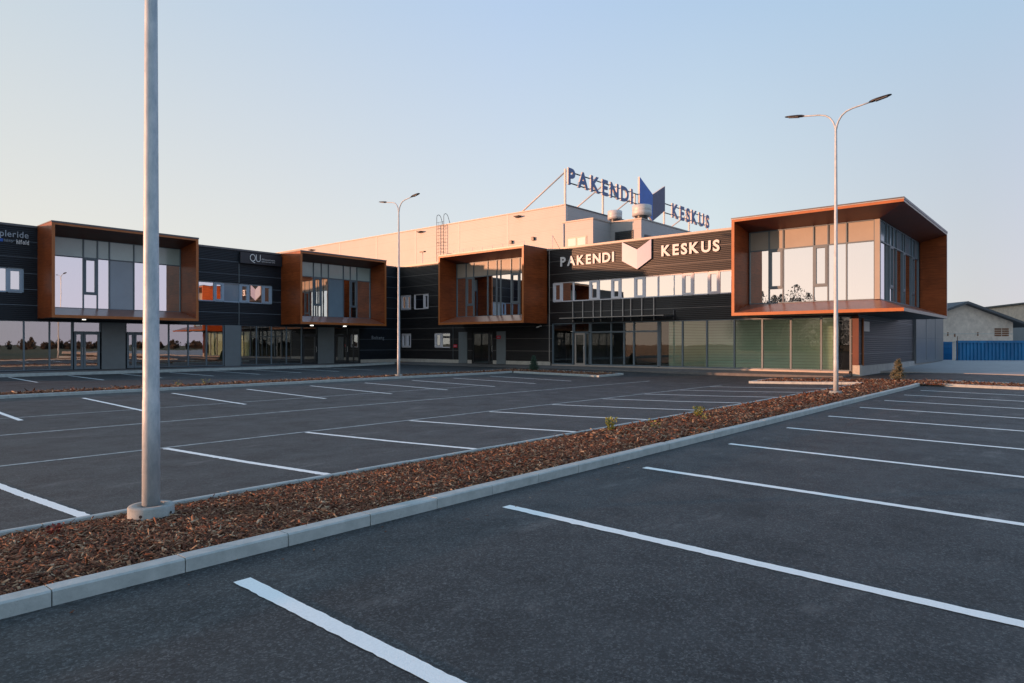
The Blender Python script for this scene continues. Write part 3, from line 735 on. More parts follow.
# left jamb (closed side)
mb.face([(36, yb, zb_), (x0, yb, zb_), (x0, yb, zt_), (36, yb, zt_)], 'orange_board')
mb.face([(x0, yb, zb_), (x0, yb - t, zb_ + t), (x0, yb - t, zt_ - t), (x0, yb, zt_)], 'rim_board')
mb.face([(x0, yb - t, zb_ + t), (xg - .05, yb - t - .02, zg0), (xg - .05, yb - t - .02, zg1), (x0, yb - t, zt_ - t)], 'orange_board')
# far jamb
mb.face([(x1, 8.5, zb_), (x1, ya, zb_), (x1, ya, zt_), (x1, 8.5, zt_)], 'orange_board')
mb.face([(x1, ya, zb_), (x1, ya, zt_), (x1 - t, ya, zt_ - t), (x1 - t, ya, zb_ + t)], 'rim_metal')
mb.face([(x1 - t, ya, zb_ + t), (x1 - t, ya, zt_ - t), (x1 - t - .02, yg - .05, zg1), (x1 - t - .02, yg - .05, zg0)], 'orange_board')
# front rims
mb.face([(x0, yb, zt_), (x0, yb - t, zt_ - t), (x0, ya, zt_ - t), (x0, ya, zt_)], 'rim_board')
mb.face([(x0, yb, zb_), (x0, ya, zb_), (x0, ya, zb_ + t), (x0, yb - t, zb_ + t)], 'rim_board')
mb.face([(x0, ya, zt_), (x0, ya, zt_ - t), (x1 - t, ya, zt_ - t), (x1, ya, zt_)], 'rim_metal')
mb.face([(x0, ya, zb_), (x1, ya, zb_), (x1 - t, ya, zb_ + t), (x0, ya, zb_ + t)], 'rim_metal')
# soffit, sill
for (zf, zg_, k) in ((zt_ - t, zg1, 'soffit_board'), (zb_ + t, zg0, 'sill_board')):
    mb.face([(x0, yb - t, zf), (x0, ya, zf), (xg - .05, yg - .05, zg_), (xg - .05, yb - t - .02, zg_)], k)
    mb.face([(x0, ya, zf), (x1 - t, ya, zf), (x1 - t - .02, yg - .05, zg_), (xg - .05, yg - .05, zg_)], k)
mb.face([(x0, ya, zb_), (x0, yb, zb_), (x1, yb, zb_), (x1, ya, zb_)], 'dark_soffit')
mb.face([(x0, ya, zt_), (x0, yb, zt_), (x1, yb, zt_), (x1, ya, zt_)], 'roof_felt')
cb = mb.build('bay', rw); cb['label'] = 'large corner bay open on two sides'
mb = MB(); mb.box((x0 - .02, ya - .02, zt_ + .002), (x1 + .02, yb + .02, zt_ + .06), 'cap_metal'); mb.box((x0 - .02, ya - .02, zt_ - .035), (x0 - .003, yb + .02, zt_ + .001), 'pale_cap_metal'); mb.box((x0, ya - .02, zt_ - .05), (x1 + .02, ya - .003, zt_ + .001), 'cap_metal')
mb.build('cap_flashing', cb)
b0, b1, bt = 3.74, 7.54, 6.54
def stdT(u0, u1): return std(u0, u1, MG, STN)
def sashT(u0, u1): return col(u0, u1, (b0, 4.5, MG), (4.5, bt, 'sash:' + MG), (bt, b1, STN))
glazing(rw, 'bay_window', 'R', 36 - xg, [stdT(13.64, 12.62), sashT(12.62, 11.9), stdT(11.9, 10.4), sashT(10.4, 9.72), stdT(9.72, 8.87), stdT(8.87, 7.64)], 'frame_metal', .06)
UU = [35.58, 36.98, 37.64, 38.44, 39.26, 40.81, 41.41, 43.19, 44.0, 45.3]
glazing(rw, 'bay_window', 'E', 8.5 - yg, [(std if i not in (2, 5, 7) else sash)(a, b, MG, 'curtain_glass') for i, (a, b) in enumerate(zip(UU, UU[1:]))], 'frame_metal', .06)
mb = MB(); mb.box((35.33, 7.40, b0), (35.55, 7.62, b1), 'sunlit_spandrel'); mb.build('corner_mullion', rw)
# small sign plate on the end wall, cameras
mb = MB(); wbox(mb, 'E', 36.95, 38.1, .003, .05, 2.25, 2.75, 'sign_white'); p = mb.build('sign_plate'); tag(p, 'small white plate on the dark end wall under the corner bay', 'sign')

# ------------------------------------------------------------------ warehouse
wh = empty('warehouse', (70, 60, 0), 'tall pale warehouse hall rising behind the dark wings', 'building')
mb = MB(); WX, WY, WZ = 46.0, 33.5, 13.4
mb.box((WX, WY, 0), (112, 150, WZ), 'warehouse_panel'); mb.build('wall', wh)
mb = MB(); mb.box((WX - .06, WY - .06, WZ + .002), (112, WY + .3, WZ + .09), 'cap_metal'); mb.box((WX - .06, WY + .302, WZ + .002), (WX + .3, 150, WZ + .09), 'pale_cap_metal'); mb.build('parapet_cap', wh)
for yy in (40.0, 46.3, 52.65, 59.1, 65.9, 74.3, 84):
    mb = MB(); mb.box((WX - .012, yy - .12, 7.8), (WX - .002, yy + .12, WZ), 'joint_metal'); mb.build('joint_trim', wh)
mb = MB(); mb.box((WX - .03, WY - .03, 7.8), (WX + .25, WY - .002, WZ), 'joint_metal'); mb.build('joint_trim', wh)
# roof huts
h1 = empty('roof_hut', (43.2, 29.5, 7.8), 'small pale roof hut with white double doors, catching the sun', 'roof hut')
mb = MB(); mb.box((42, 28.05, 7.81), (45.99, 30.88, 11.0), 'warehouse_panel'); mb.build('wall', h1)
mb = MB(); mb.box((41.95, 28.0, 11.002), (45.98, 30.93, 11.09), 'pale_cap_metal'); mb.build('cap_flashing', h1)
mb = MB(); mb.box((41.96, 28.6, 7.82), (41.998, 30.4, 9.8), 'pale_cap_metal'); do = mb.build('door', h1)
for a, b in ((28.7, 29.42), (29.58, 30.3)):
    mb = MB(); mb.box((41.94, a, 7.85), (41.958, b, 9.7), 'sign_white'); mb.build('leaf', do)
mb = MB(); mb.tube([(41.95, 30.75, 7.9), (41.95, 30.75, 10.95)], .05, 'steel', 8); mb.build('downpipe', h1)
h2 = empty('roof_hut', (47, 27, 7.8), 'wider roof plant room with a dark louvre, half shaded, next to the hut with doors', 'roof hut')
mb = MB(); mb.box((44.4, 25.33, 7.81), (58, 28.04, 11.0), 'warehouse_panel'); mb.build('wall', h2)
mb = MB(); mb.box((44.35, 25.28, 11.002), (58, 28.03, 11.09), 'pale_cap_metal'); mb.build('cap_flashing', h2)
mb = MB(); mb.box((44.36, 26.0, 8.3), (44.398, 27.6, 10.25), 'dark_frame')
for zz in np.arange(8.35, 10.2, .13): mb.hexa([(44.31, 26.04, zz), (44.31, 27.56, zz), (44.355, 27.56, zz + .05), (44.355, 26.04, zz + .05), (44.31, 26.04, zz + .015), (44.31, 27.56, zz + .015), (44.355, 27.56, zz + .065), (44.355, 26.04, zz + .065)], 'dark_frame')
mb.build('louvre', h2)
mb = MB(); mb.box((44.9, 25.29, 8.0), (45.85, 25.328, 9.9), 'dark_frame'); mb.build('side_door', h2)
mb = MB(); mb.box((46.2, 25.1, 9.75), (46.5, 25.329, 9.9), 'sign_white'); mb.build('wall_lamp', h2)
# vents
def vent(x, y, z0, zc, zt2, r, label):
    e = empty('roof_vent', (x, y, z0), label, 'roof vent', 'round roof vents')
    mb = MB(); mb.lathe([(0, 0), (r * .62, 0), (r * .62, zc - z0), (r * .62, zc - z0 + .02)], (x, y, z0), 'dark_frame', 20); mb.build('stem', e)
    mb = MB(); hh = zt2 - zc; mb.lathe([(r * .7, 0), (r, .02), (r, hh * .45), (r * .985, hh * .47), (r, hh * .5), (r, hh), (r * .93, hh + .03), (0, hh + .03)], (x, y, zc), 'steel', 28); mb.build('hood', e)
vent(47.8, 29.75, 7.8, 11.95, 12.65, .60, 'smaller round steel vent hood between the two roof huts')
vent(46.9, 26.7, 11.09, 11.72, 12.55, .76, 'larger round steel vent hood in front of the blue emblem')
# wall lamps of the warehouse, small roof fittings
for (yy, zz, lb) in ((38.65, 13.05, 'small lamp high on the warehouse wall by the ladder side, nearest the roof sign'), (51.7, 13.1, 'small lamp high on the warehouse wall just right of the middle street lamp'), (71.5, 13.05, 'small lamp high on the warehouse wall above the middle orange bay')):
    e = empty('wall_lamp', (WX, yy, zz), lb, 'wall lamp', 'lamps on the warehouse wall')
    mb = MB(); mb.hexa([(WX - .5, yy - .26, zz - .02), (WX - .5, yy + .26, zz - .02), (WX - .05, yy + .26, zz - .1), (WX - .05, yy - .26, zz - .1), (WX - .5, yy - .26, zz + .05), (WX - .5, yy + .26, zz + .05), (WX - .05, yy + .26, zz + .08), (WX - .05, yy - .26, zz + .08)], 'lamp_black'); mb.build('housing', e)
    mb = MB(); mb.box((WX - .05, yy - .08, zz - .08), (WX - .003, yy + .08, zz + .08), 'steel'); mb.build('bracket', e)
for yy, zz, lb in ((40.15 - .65, 10.85, 'small dark box lamp low on the warehouse wall above the orange mid bay'), (36.95, 10.9, 'small dark box lamp low on the warehouse wall nearest the roof hut')):
    mb = MB(); mb.box((WX - .22, yy - .13, zz - .16), (WX - .003, yy + .13, zz + .1), 'lamp_black'); mb.box((WX - .26, yy - .1, zz + .102), (WX - .003, yy + .1, zz + .14), 'dark_frame'); tag(mb.build('box_lamp'), lb, 'wall lamp', 'box lamps above the roof')
e = empty('roof_mast', (44, 49.5, 7.8), 'dark flood lamp on a short mast above the roof, left of the ladder', 'mast lamp')
mb = MB(); mb.tube([(44, 49.3, 7.8), (44, 49.3, 10.6)], .03, 'steel', 6); mb.build('mast', e)
mb = MB(); mb.hexa([(43.85, 49.0, 10.55), (43.85, 49.6, 10.55), (44.15, 49.6, 10.6), (44.15, 49.0, 10.6), (43.85, 49.0, 10.7), (43.85, 49.6, 10.7), (44.15, 49.6, 10.72), (44.15, 49.0, 10.72)], 'lamp_black'); mb.build('lamp_head', e)
# ladder
ld = empty('ladder', (45.7, 48.6, 7.8), 'steel roof ladder with two hoops above the warehouse parapet', 'ladder')
for yy in (48.11, 49.12):
    mb = MB(); mb.tube([(45.7, yy, 7.85), (45.7, yy, 14.2), (45.75, yy, 14.42), (45.9, yy, 14.52), (46.1, yy, 14.5), (46.25, yy, 14.35), (46.6, yy, 13.5)], .028, 'dark_frame', 6); mb.build('rail', ld)
mb = MB()
for zz in np.arange(8.1, 13.8, .33): mb.tube([(45.7, 48.11, zz), (45.7, 49.12, zz)], .015, 'dark_frame', 5)
mb.build('rungs', ld)
mb = MB()
for zz in (9.5, 11.7, 13.2):
    for yy in (48.11, 49.12): mb.tube([(45.7, yy, zz), (45.99, yy, zz)], .02, 'dark_frame', 5)
for yy in (48.45, 48.78): mb.tube([(45.66, yy, 9), (45.66, yy, 13.7)], .012, 'dark_frame', 5)
mb.build('wall_bracket', ld)
# guard rail on the right wing's roof
gr = empty('guard_rail', (41, 28, 7.8), 'thin guard wire with posts on the roof beside the hut', 'railing')
mb = MB(); pp = [(36.8, 27.9, 7.8), (36.8, 27.9, 9.1), (41.9, 31.0, 8.9)]
mb.tube([pp[0], pp[1]], .018, 'steel', 5); mb.build('post', gr)
mb = MB(); mb.tube([pp[1], pp[2]], .012, 'dark_frame', 5); mb.build('wire', gr)

# ------------------------------------------------------------------ lettering
def glyph(ch, height, depth, bold=.0):
    cu = bpy.data.curves.new('t', 'FONT'); cu.body = ch; cu.size = 1; cu.extrude = 0; cu.offset = bold; cu.resolution_u = 4
    to = bpy.data.objects.new('t', cu); COL.objects.link(to); bpy.context.view_layer.update()
    me = bpy.data.meshes.new_from_object(to.evaluated_get(bpy.context.evaluated_depsgraph_get()))
    bpy.data.objects.remove(to); bpy.data.curves.remove(cu)
    return me
CAPH = None
def letters(parent, text, mapping, width, height, depth, face, edge, bold=.02, track=1.0, name='letter'):
    """mapping(s, t, w) -> world point; s along the baseline (m), t up (m), w out of the wall (m)"""
    import bmesh
    items = []; xcur = 0
    ref = glyph('H', 1, 0, bold); ys = [v.co.y for v in ref.vertices]; cap = max(ys)
    for ch in text:
        if ch == ' ': xcur += .33; continue
        me = glyph(ch, 1, 0, bold); xs_ = [v.co.x for v in me.vertices]
        x0, x1 = min(xs_), max(xs_); items.append((ch, me, xcur - x0)); xcur += (x1 - x0) + .13 * track
    tot = xcur - .13 * track; kx = width / tot; ky = height / cap
    for ch, me, off in items:
        bm = bmesh.new(); bm.from_mesh(me); bmesh.ops.dissolve_limit(bm, angle_limit=.01, verts=bm.verts, edges=bm.edges)
        faces0 = bm.faces[:]
        for f in faces0: f.material_index = 0
        r = bmesh.ops.extrude_face_region(bm, geom=faces0)
        nv = [g for g in r['geom'] if isinstance(g, bmesh.types.BMVert)]; nf = {g for g in r['geom'] if isinstance(g, bmesh.types.BMFace)}
        for v_ in nv: v_.co.z = depth
        for f in bm.faces: f.material_index = 0 if f in nf else 1; f.smooth = False
        for v_ in bm.verts: v_.co = mapping((v_.co.x + off) * kx, v_.co.y * ky, v_.co.z)
        m2 = bpy.data.meshes.new(name); bm.to_mesh(m2); bm.free(); m2.materials.append(mat(face)); m2.materials.append(mat(edge))
        o = bpy.data.objects.new(name, m2); COL.objects.link(o); o.parent = parent; o.matrix_parent_inverse = parent.matrix_world.inverted()
def mapR(y0, z0, d): return lambda s, t, w: Vector((XR - d - w, y0 - s, z0 + t))
def mapL(x0, z0, d): return lambda s, t, w: Vector((x0 + s, YL - d - w, z0 + t))
def mapS(x0, z0, y): return lambda s, t, w: Vector((x0 + s, y - w, z0 + t))
sg = empty('wall_sign', (35.9, 21, 6.6), 'white raised lettering PAKENDI KESKUS with a folded emblem on the sunlit dark wall', 'sign')
letters(sg, 'PAKENDI', mapR(26.6, 6.80, .02), 4.17, .60, .05, 'sign_white', 'sign_white_edge', .034, 1.15)
letters(sg, 'KESKUS', mapR(19.15, 6.84, .02), 3.6, .62, .05, 'sign_white', 'sign_white_edge', .034, 1.15)
def emblem(parent, mp, xl, xm, xr, tl, bl, tm, bm_, kl, kr, edge, th):
    for (a, b, ta, ba, tb, bb, k) in ((xl, xm, tl, bl, tm, bm_, kl), (xm, xr, tm, bm_, tl, bl, kr)):
        mb = MB(); f = [mp(a, ba, th), mp(b, bb, th), mp(b, tb, th), mp(a, ta, th)]; bk = [mp(a, ba, 0), mp(b, bb, 0), mp(b, tb, 0), mp(a, ta, 0)]
        mb.face(f, k)
        for i in range(4): mb.face([f[i], f[(i + 1) % 4], bk[(i + 1) % 4], bk[i]], edge)
        mb.face(bk, edge); mb.build('emblem', parent)
emblem(sg, lambda s, t, w: Vector((XR - .03 - w, 21.82 - s, t)), 0, 1.06, 2.02, 7.92, 6.75, 7.37, 6.17, 'emblem_white', 'emblem_lilac', 'sign_white_edge', .09)
rs = empty('roof_sign', (60, 34, 13.4), 'blue PAKENDI KESKUS roof lettering with a blue and grey emblem on a steel frame', 'sign')
YS = 33.35
letters(rs, 'PAKENDI', mapS(46.0, 15.2, YS), 10.6, 1.36, .14, 'sign_blue', 'sign_edge', .034, 1.5)
letters(rs, 'KESKUS', mapS(64.7, 15.1, YS), 9.2, 1.44, .14, 'sign_blue', 'sign_edge', .034, 1.5)
emblem(rs, lambda s, t, w: Vector((57.8 + s, YS - w, t)), 0, 2.6, 5.2, 18.0, 15.45, 16.7, 14.0, 'emblem_blue', 'emblem_grey', 'sign_edge', .2)
for zz in (15.35, 16.3):
    for a, b in ((46.1, 58.1), (63.4, 74.3)):
        mb = MB(); mb.tube([(a, YS + .08, zz), (b, YS + .08, zz)], .055, 'dark_frame', 6); mb.build('rail', rs)
for px, zt_ in ((46.05, 16.5), (51.9, 16.4), (57.6, 16.4), (63.6, 16.4), (69.4, 16.4), (74.2, 16.4)):
    mb = MB(); mb.box((px - .07, YS + .16, 13.3), (px + .07, YS + .3, zt_), 'sign_edge'); mb.build('post', rs)
    if px in (63.6, 74.2): continue
    mb = MB(); mb.tube([(px, YS + .3, zt_ - .3), (px, YS + 5.2, 13.35)], .07, 'sign_edge', 6); mb.build('brace', rs)
# left wing signs
s1 = empty('wall_sign', (9, 43.4, 7), 'pale lettering over two small words, at the far left of the dark wall', 'sign')
letters(s1, 'Simpleride', mapL(8.5, 7.32, .02), 1.92, .33, .04, 'small_grey_text', 'sign_board', .01, .9)
letters(s1, 'hektor', mapL(9.34, 7.03, .02), .42, .16, .03, 'small_grey_text', 'sign_board', .0)
letters(s1, 'hifold', mapL(9.88, 6.98, .02), .56, .23, .03, 'sign_white', 'sign_board', .03)
mb = MB(); wbox(mb, 'L', 8.95, 9.30, .003, .03, 7.03, 7.19, 'small_blue'); mb.build('blue_block', s1)
s2 = empty('wall_sign', (23.7, 43.4, 7), 'dark sign board with QU letters beside two lines of small text', 'sign')
mb = MB(); wbox(mb, 'L', 22.3, 25.38, .003, .2, 7.10, 7.84, 'sign_board'); mb.build('board', s2)
letters(s2, 'QU', mapL(22.95, 7.26, .225), .78, .50, .02, 'sign_white', 'sign_white_edge', -.01, .3)
for zz, tx in ((7.42, 'Glaserium'), (7.27, 'Universal OÜ')):
    letters(s2, tx, mapL(23.82, zz, .225), .98, .1, .01, 'sign_white', 'sign_white_edge', .0)
s3 = empty('wall_sign', (34, 43.4, 2), 'small pale lettering on the dark wall in the corner below the middle bay', 'sign')
letters(s3, 'Bolteng', mapL(33.35, 2.0, .02), 1.25, .27, .03, 'small_grey_text', 'sign_board', .0)
for yy, zz, lb in ((36.6, 1.46, 'small red plate on the dark wall left of the grey entrance panel'), (32.12, 2.1, 'small red plate on the grey panel right of the entrance')):
    mb = MB(); off = .003 if yy > 36 else .053; wbox(mb, 'R', yy - .2, yy + .2, off, off + .03, zz - .11, zz + .11, 'sign_red'); wbox(mb, 'R', yy - .12, yy + .12, off + .031, off + .034, zz - .03, zz + .03, 'emblem_lilac')
    tag(mb.build('sign_plate'), lb, 'sign', 'red plates by the entrance')
# small cameras under the mid bay
e = empty('security_camera', (35.9, 28.3, 2.8), 'small white camera on the wall under the right end of the middle bay', 'camera', 'cameras under the bay')
mb = MB(); mb.tube([(35.99, 28.3, 2.85), (35.8, 28.3, 2.8), (35.6, 28.38, 2.74)], [.02, .05, .05], 'sign_white', 8); mb.build('housing', e)
mb = MB(); mb.box((35.95, 28.22, 2.8), (35.997, 28.38, 2.9), 'sign_white'); mb.build('bracket', e)

# ------------------------------------------------------------------ street lamps
def lamp(x, y, z, label, ring=True, first=None):
    if first is not None:
        r = first.copy(); COL.objects.link(r); r.location = (x, y, z); r['label'] = label
        for ch in first.children:
            c = ch.copy(); COL.objects.link(c); c.parent = r
        return r
    e = bpy.data.objects.new('street_lamp', None); COL.objects.link(e)
    tag(e, label, 'street lamp', 'double armed street lamps in the planting beds')
    mb = MB(); prof = [(0, .10), (.172, .10)]
    mb.lathe([(.187, -.2), (.187, .088), (.176, .1), (.112, .102), (.108, .062), (.0, .06)], (0, 0, 0), 'ring_concrete', 32)
    for a in (.6, 2.4, 3.9, 5.3):
        c_, s_ = math.cos(a), math.sin(a); mb.tube([(.18 * c_, .18 * s_, .035), (.1895 * c_, .1895 * s_, .035)], .014, 'lamp_black', 8)
    mb.build('base', e, world=False)
    mb = MB(); mb.tube([(0, 0, .061), (0, 0, 1.02), (0, 0, 1.04), (0, 0, 4.5), (0, 0, 5.0), (0, 0, 8.2), (0, 0, 8.26)], [.0745, .071, .069, .052, .05, .036, .034], 'galvanised', 24); mb.build('pole', e, world=False)
    mb = MB(); mb.tube([(0, 0, .058), (0, 0, .075)], .09, 'lamp_black', 24); mb.build('collar', e, world=False)
    for sgn in (1, -1):
        mb = MB(); path = [(0, 0, 8.1), (0, sgn * .03, 8.26), (0, sgn * .08, 8.40), (0, sgn * .17, 8.54), (0, sgn * .30, 8.64), (0, sgn * .48, 8.695), (0, sgn * .75, 8.735), (0, sgn * .98, 8.77)]
        mb.tube(path, [.03, .03, .028, .027, .026, .025, .024, .024], 'galvanised', 10); mb.build('arm', e, world=False)
        mb = MB(); st = [(.93, .035, .03), (1.0, .065, .045), (1.12, .095, .045), (1.3, .105, .036), (1.45, .09, .026), (1.52, .05, .014)]
        b = len(mb.v); n = 12
        for (d, hw, hh) in st:
            for j in range(n):
                a = 2 * math.pi * j / n; mb.v.append((hw * math.cos(a), sgn * d, 8.77 + (d - .98) * .16 + hh * math.sin(a) * (1.15 if math.sin(a) > 0 else .6)))
        for i in range(len(st) - 1):
            for j in range(n): mb.f.append((i * n + j, i * n + (j + 1) % n, (i + 1) * n + (j + 1) % n, (i + 1) * n + j)); mb.mi.append(mb.m('lamp_black')); mb.sm.append(True)
        for i in (0, len(st) - 1): mb.f.append(tuple(i * n + j for j in range(n))); mb.mi.append(0); mb.sm.append(False)
        lo = mb.build('lamp_head', e, world=False)
        mb = MB(); mb.hexa([(-.07, sgn * 1.1, 8.757), (.07, sgn * 1.1, 8.757), (.065, sgn * 1.42, 8.815), (-.065, sgn * 1.42, 8.815), (-.07, sgn * 1.1, 8.765), (.07, sgn * 1.1, 8.765), (.065, sgn * 1.42, 8.823), (-.065, sgn * 1.42, 8.823)], 'lamp_lens'); mb.build('lens', lo, world=False)
    e.location = (x, y, z)
    return e
def lamp_copy(src, x, y, z, label):
    r = src.copy(); COL.objects.link(r); r.location = (x, y, z); r['label'] = label
    for ch in src.children:
        c = ch.copy(); COL.objects.link(c); c.parent = r
        for g in ch.children:
            d = g.copy(); COL.objects.link(d); d.parent = c
    return r
l0 = lamp(2.43, 6.33, .07, 'nearest street lamp, its thick galvanised pole rising out of the top of the photo')
lamp_copy(l0, 22.1, 5.84, .06, 'street lamp in the near bed in front of the big corner bay')
lamp_copy(l0, 21.5, 25.86, -.0, 'farthest street lamp, in the far bed before the inner corner of the dark wings')

# ------------------------------------------------------------------ plants
def conifer(x, y, h, wd, k, label, n=520):
    z = gz(x, y) + .08
    e = empty('young_conifer', (x, y, z), label, 'young tree')
    mb = MB(); mb.tube([(x, y, z - .05), (x + .01, y, z + h * .5), (x, y, z + h * .97)], [.022, .014, .004], 'bark', 6); mb.build('trunk', e)
    mb = MB()
    for i in range(int(n / 9)):
        t = random.random() ** 1.2; a = random.uniform(0, 6.28); ln = wd * (1 - t) ** .75 * random.uniform(.55, 1.1) + .03; zz = z + h * (.08 + .9 * t)
        p0 = Vector((x, y, zz)); p1 = p0 + Vector((math.cos(a) * ln, math.sin(a) * ln, ln * random.uniform(-.1, .5)))
        mb.tube([p0, p1], [.006, .002], 'bark', 3, False)
        for q in range(16):
            s_ = random.uniform(.2, 1.05); c = p0.lerp(p1, s_); dd = Vector((random.gauss(0, 1), random.gauss(0, 1), random.gauss(.3, 1))).normalized() * random.uniform(.05, .10); sd = dd.orthogonal().normalized() * .012
            mb.face([c - sd, c + sd, c + dd], k)
    mb.build('foliage', e)
conifer(30.9, 5.8, .88, .30, 'needle_dry', 'sparse yellowish young conifer in the mulch before the end wall', 1500)
conifer(30.5, 24.5, .9, .32, 'needle_green', 'small dark green conifer at the corner of the far bed', 2600)
def weed(x, y, h, r, k, label, n=40, flower=False):
    z = gz(x, y) + .07
    mb = MB()
    for i in range(n):
        a = random.uniform(0, 6.28); rr = r * random.random() ** .6; t = random.random()
        c = Vector((x + math.cos(a) * rr * (.3 + .7 * t), y + math.sin(a) * rr * (.3 + .7 * t), z + h * t))
        d = Vector((math.cos(a) * .5, math.sin(a) * .5, random.uniform(.1, 1.2))).normalized() * random.uniform(.03, .06) * (h / .25) ** .5; sd = d.cross(Vector((random.random() - .5, random.random() - .5, random.random() - .5))).normalized() * .012
        mb.face([c - sd * .5, c + sd * 1.3 + d * .5, c + d, c - sd * 1.3 + d * .5], k)
    for i in range(5):
        a = random.uniform(0, 6.28); mb.tube([(x, y, z - .03), (x + math.cos(a) * r * .6, y + math.sin(a) * r * .6, z + h * random.uniform(.6, 1))], [.004, .002], 'bark', 3, False)
    tag(mb.build('shrub'), label, 'shrub', 'small shrubs planted in the bark')
weed(10.15, 6.4, .23, .12, 'weed_green', 'leafy green seedling at the bark edge, left of the other seedlings of the near bed', 170)
weed(10.9, 5.95, .16, .18, 'weed_green', 'thin low seedling in the bark between the two leafier ones', 40)
weed(13.25, 6.2, .22, .13, 'weed_green', 'leafy yellow green seedling, second from the street lamp before the corner bay', 170)
weed(12.75, 5.8, .13, .12, 'weed_green', 'lowest pale seedling, beside the yellow green one nearest the corner bay', 26)
weed(1.68, 6.3, .09, .07, 'weed_red', 'tiny red leaved plant at the bark edge left of the nearest lamp', 30)
for xx, yy, lb in ((10.2, 26.3, 'yellowish tuft in the far bed, just right of the nearest lamp pole'), (11.0, 26.1, 'yellowish tuft in the far bed, middle of three'), (12.1, 26.3, 'yellowish tuft in the far bed, rightmost of three')):
    weed(xx, yy, .22, .2, 'weed_green', lb, 50)

# ------------------------------------------------------------------ beyond the yard
AZ = YAW - R(90)
def far(dep, px):
    o = (px - 512) / F * dep; c, s_ = math.cos(YAW), math.sin(YAW); return (dep * c + o * s_, dep * s_ - o * c)
def fence_piece(px0, px1, dep, z0, z1, label, plain=False):
    a = far(dep, px0); e = empty('metal_fence', (a[0], a[1], z0), label, 'fence', None, AZ)
    W = (px1 - px0) / F * dep; mb = MB(); st = .28; n = max(2, int(W / st))
    for i in range(n):
        xa = i * W / n; w_ = W / n
        prof = [(0, 0), (w_ * .3, 0), (w_ * .42, .07), (w_ * .85, .07), (w_ * .97, 0), (w_, 0)] if not plain else [(0, 0), (w_, 0)]
        for (p, d0), (q, d1) in zip(prof, prof[1:]): mb.face([(xa + p, d0, 0), (xa + q, d1, 0), (xa + q, d1, z1 - z0), (xa + p, d0, z1 - z0)], 'blue_metal')
    mb.build('sheet', e, world=False)
    mb = MB(); zt_ = z1 - z0
    mb.box((0, -.05, zt_ - .16), (W, -.002, zt_ + .02), 'blue_metal')
    if plain:
        for zz in (.45, .95): mb.box((.05, -.04, zz), (W - .05, -.002, zz + .07), 'blue_metal')
    mb.build('rail', e, world=False)
    k = 0
    mb = MB()
    xx = 0.
    while xx < W: mb.tube([(xx + .05, -.09, -.05), (xx + .05, -.09, zt_ + .35)], .025, 'bark', 6); xx += 5.6
    mb.build('post', e, world=False)
    mb = MB(); mb.box((0, .1, 0), (W, .3, .1), 'shed_roof'); mb.build('footing', e, world=False)
fence_piece(956, 1100, 52, .3, 1.86, 'long blue corrugated metal fence in front of the pale shed')
fence_piece(938, 952.5, 54, .32, 1.78, 'short blue sheet metal gate beside the grey end of the building', True)
a = far(52, 953.8); e = empty('gate_post', (a[0], a[1], .3), 'pale post between the blue gate and the blue fence', 'post')
mb = MB(); mb.box((a[0] - .09, a[1] - .09, .3), (a[0] + .09, a[1] + .09, 1.75), 'sign_edge'); mb.box((a[0] - .11, a[1] - .11, 1.751), (a[0] + .11, a[1] + .11, 1.8), 'kerb_concrete'); mb.build('shaft', e)
def shed():
    dep = 63; a = far(dep, 964); s_ = dep / F
    e = empty('shed', (a[0], a[1], .2), 'pale block shed with a low dark gable roof behind the blue fence', 'building', None, AZ)
    ap, ev, hw, base = 1.6 + 40 * s_, 1.6 + 22 * s_, 49 * s_, .2
    ap -= base; ev -= base; D = 30
    mb = MB(); mb.face([(-hw, 0, -.3), (hw, 0, -.3), (hw, 0, ev), (0, 0, ap), (-hw, 0, ev)], 'pale_block_wall')
    mb.face([(hw, 0, -.3), (hw, D, -.3), (hw, D, ev), (hw, 0, ev)], 'pale_block_wall'); mb.face([(-hw, 0, -.3), (-hw, D, -.3), (-hw, D, ev), (-hw, 0, ev)], 'pale_block_wall'); mb.build('wall', e, world=False)
    mb = MB(); sl = (ap - ev) / hw
    for sg_ in (-1, 1):
        xo = sg_ * (hw + 1.4); zo = ev - sl * 1.4
        mb.hexa([(0, -.6, ap + .03), (xo, -.6, zo + .03), (xo, D, zo + .03), (0, D, ap + .03), (0, -.6, ap + .25), (xo, -.6, zo + .25), (xo, D, zo + .25), (0, D, ap + .25)], 'shed_roof')
    mb.build('roof', e, world=False)
    for x0 in (30.5, 38):
        mb = MB()
        for i in range(4):
            zz = 1.4 + (344.2 - 333) * s_ - .3 + i * .2
            mb.box((x0 * s_, -.03, zz), (x0 * s_ + .62, -.003, zz + .14), 'rust')
        mb.build('shutter', e, world=False)
    mb = MB(); mb.box((-hw, -.02, 2.35), (hw, -.003, 2.4), 'kerb_concrete'); mb.build('band', e, world=False)
    mb = MB()
    for xx, zz, hh in ((-17, 334, 4), (-10, 335, 4), (13, 334, 4)):
        z_ = 1.4 + (344.2 - zz) * s_; mb.box((xx * s_, -.015, z_ - .18), (xx * s_ + .14, -.002, z_ + .16), 'rust')
    mb.build('wall_patch', e, world=False)
    mb = MB(); mb.box((hw + .05, 2.5, -.3), (hw + 14, 20, ev - .3), 'grey_panel'); mb.build('lean_to', e, world=False)
shed()
A, B = Vector((*far(105, 985), 0)), Vector((*far(82, 1075), 0)); dv = (B - A).normalized(); nv = Vector((-dv.y, dv.x, 0)); hz = 7.2
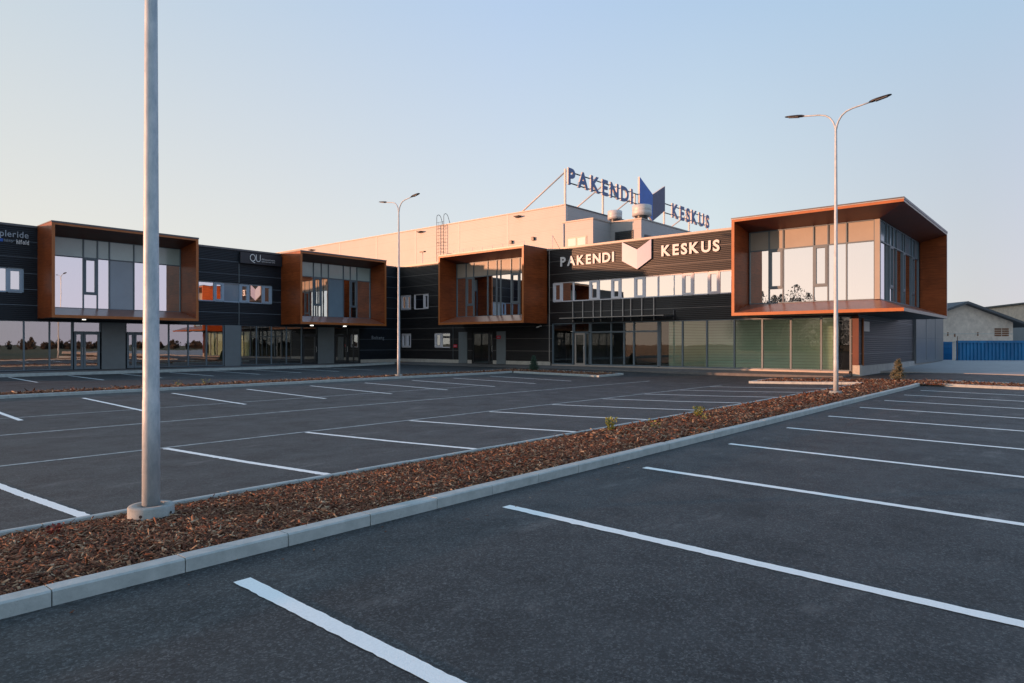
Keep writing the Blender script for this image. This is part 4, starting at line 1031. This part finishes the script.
if nv.dot(A) < 0: nv = -nv
e = empty('hall', A, 'far pale hall with a level roof edge behind the shed at the right', 'building')
q = [A, B, B + nv * 25, A + nv * 25]
mb = MB(); mb.hexa([tuple(p + Vector((0, 0, -.3))) for p in q] + [tuple(p + Vector((0, 0, hz))) for p in q], 'pale_block_wall'); mb.build('wall', e)
q = [A - dv * .2 - nv * .3, B + dv * .2 - nv * .3, B + dv * .2 + nv * 25.2, A - dv * .2 + nv * 25.2]
mb = MB(); mb.hexa([tuple(p + Vector((0, 0, hz + .003))) for p in q] + [tuple(p + Vector((0, 0, hz + .22))) for p in q], 'shed_roof'); mb.build('roof', e)

# distant wood around the site (seen in the window panes)
mb = MB()
def wood(cx, cy, ln, ang, hmin, hmax, n, k='wood_twig', sz=1.):
    c, s2 = math.cos(ang), math.sin(ang)
    trees = [(random.uniform(-.5, .5) * ln, random.gauss(0, 5), random.uniform(hmin, hmax) * (.6 + .4 * random.random())) for _ in range(int(ln / 1.0))]
    for i in range(n):
        t, q, h = random.choice(trees); v_ = random.random(); rr = h * .45 * math.sin(math.pi * min(1, .12 + v_ * .88)) + .25
        a = random.uniform(0, 6.28); t += math.cos(a) * rr * random.random(); q += math.sin(a) * rr * random.random(); x = cx + c * t - s2 * q; y = cy + s2 * t + c * q
        zz = h * v_ - .4; wd = random.uniform(.15, .45) * sz; hh = random.uniform(.3, .9) * sz; aa = random.uniform(0, 3.14)
        mb.face([(x - wd * math.cos(aa), y - wd * math.sin(aa), zz), (x + wd * math.cos(aa), y + wd * math.sin(aa), zz), (x + random.uniform(-.4, .4), y, zz + hh)], k)
wood(60, -230, 560, 0, 2.6, 4.6, 70000); wood(-140, 74, 22, math.pi / 2, 17, 23, 22000, 'pale_twig', .6); wood(-140, 46, 30, math.pi / 2, 12, 16, 16000, 'pale_twig', .6); wood(-150, 0, 80, math.pi / 2, 3, 6, 9000)
o = mb.build('far_wood'); tag(o, 'dark line of far bare trees mirrored in the shop windows', 'wood', kind='stuff')
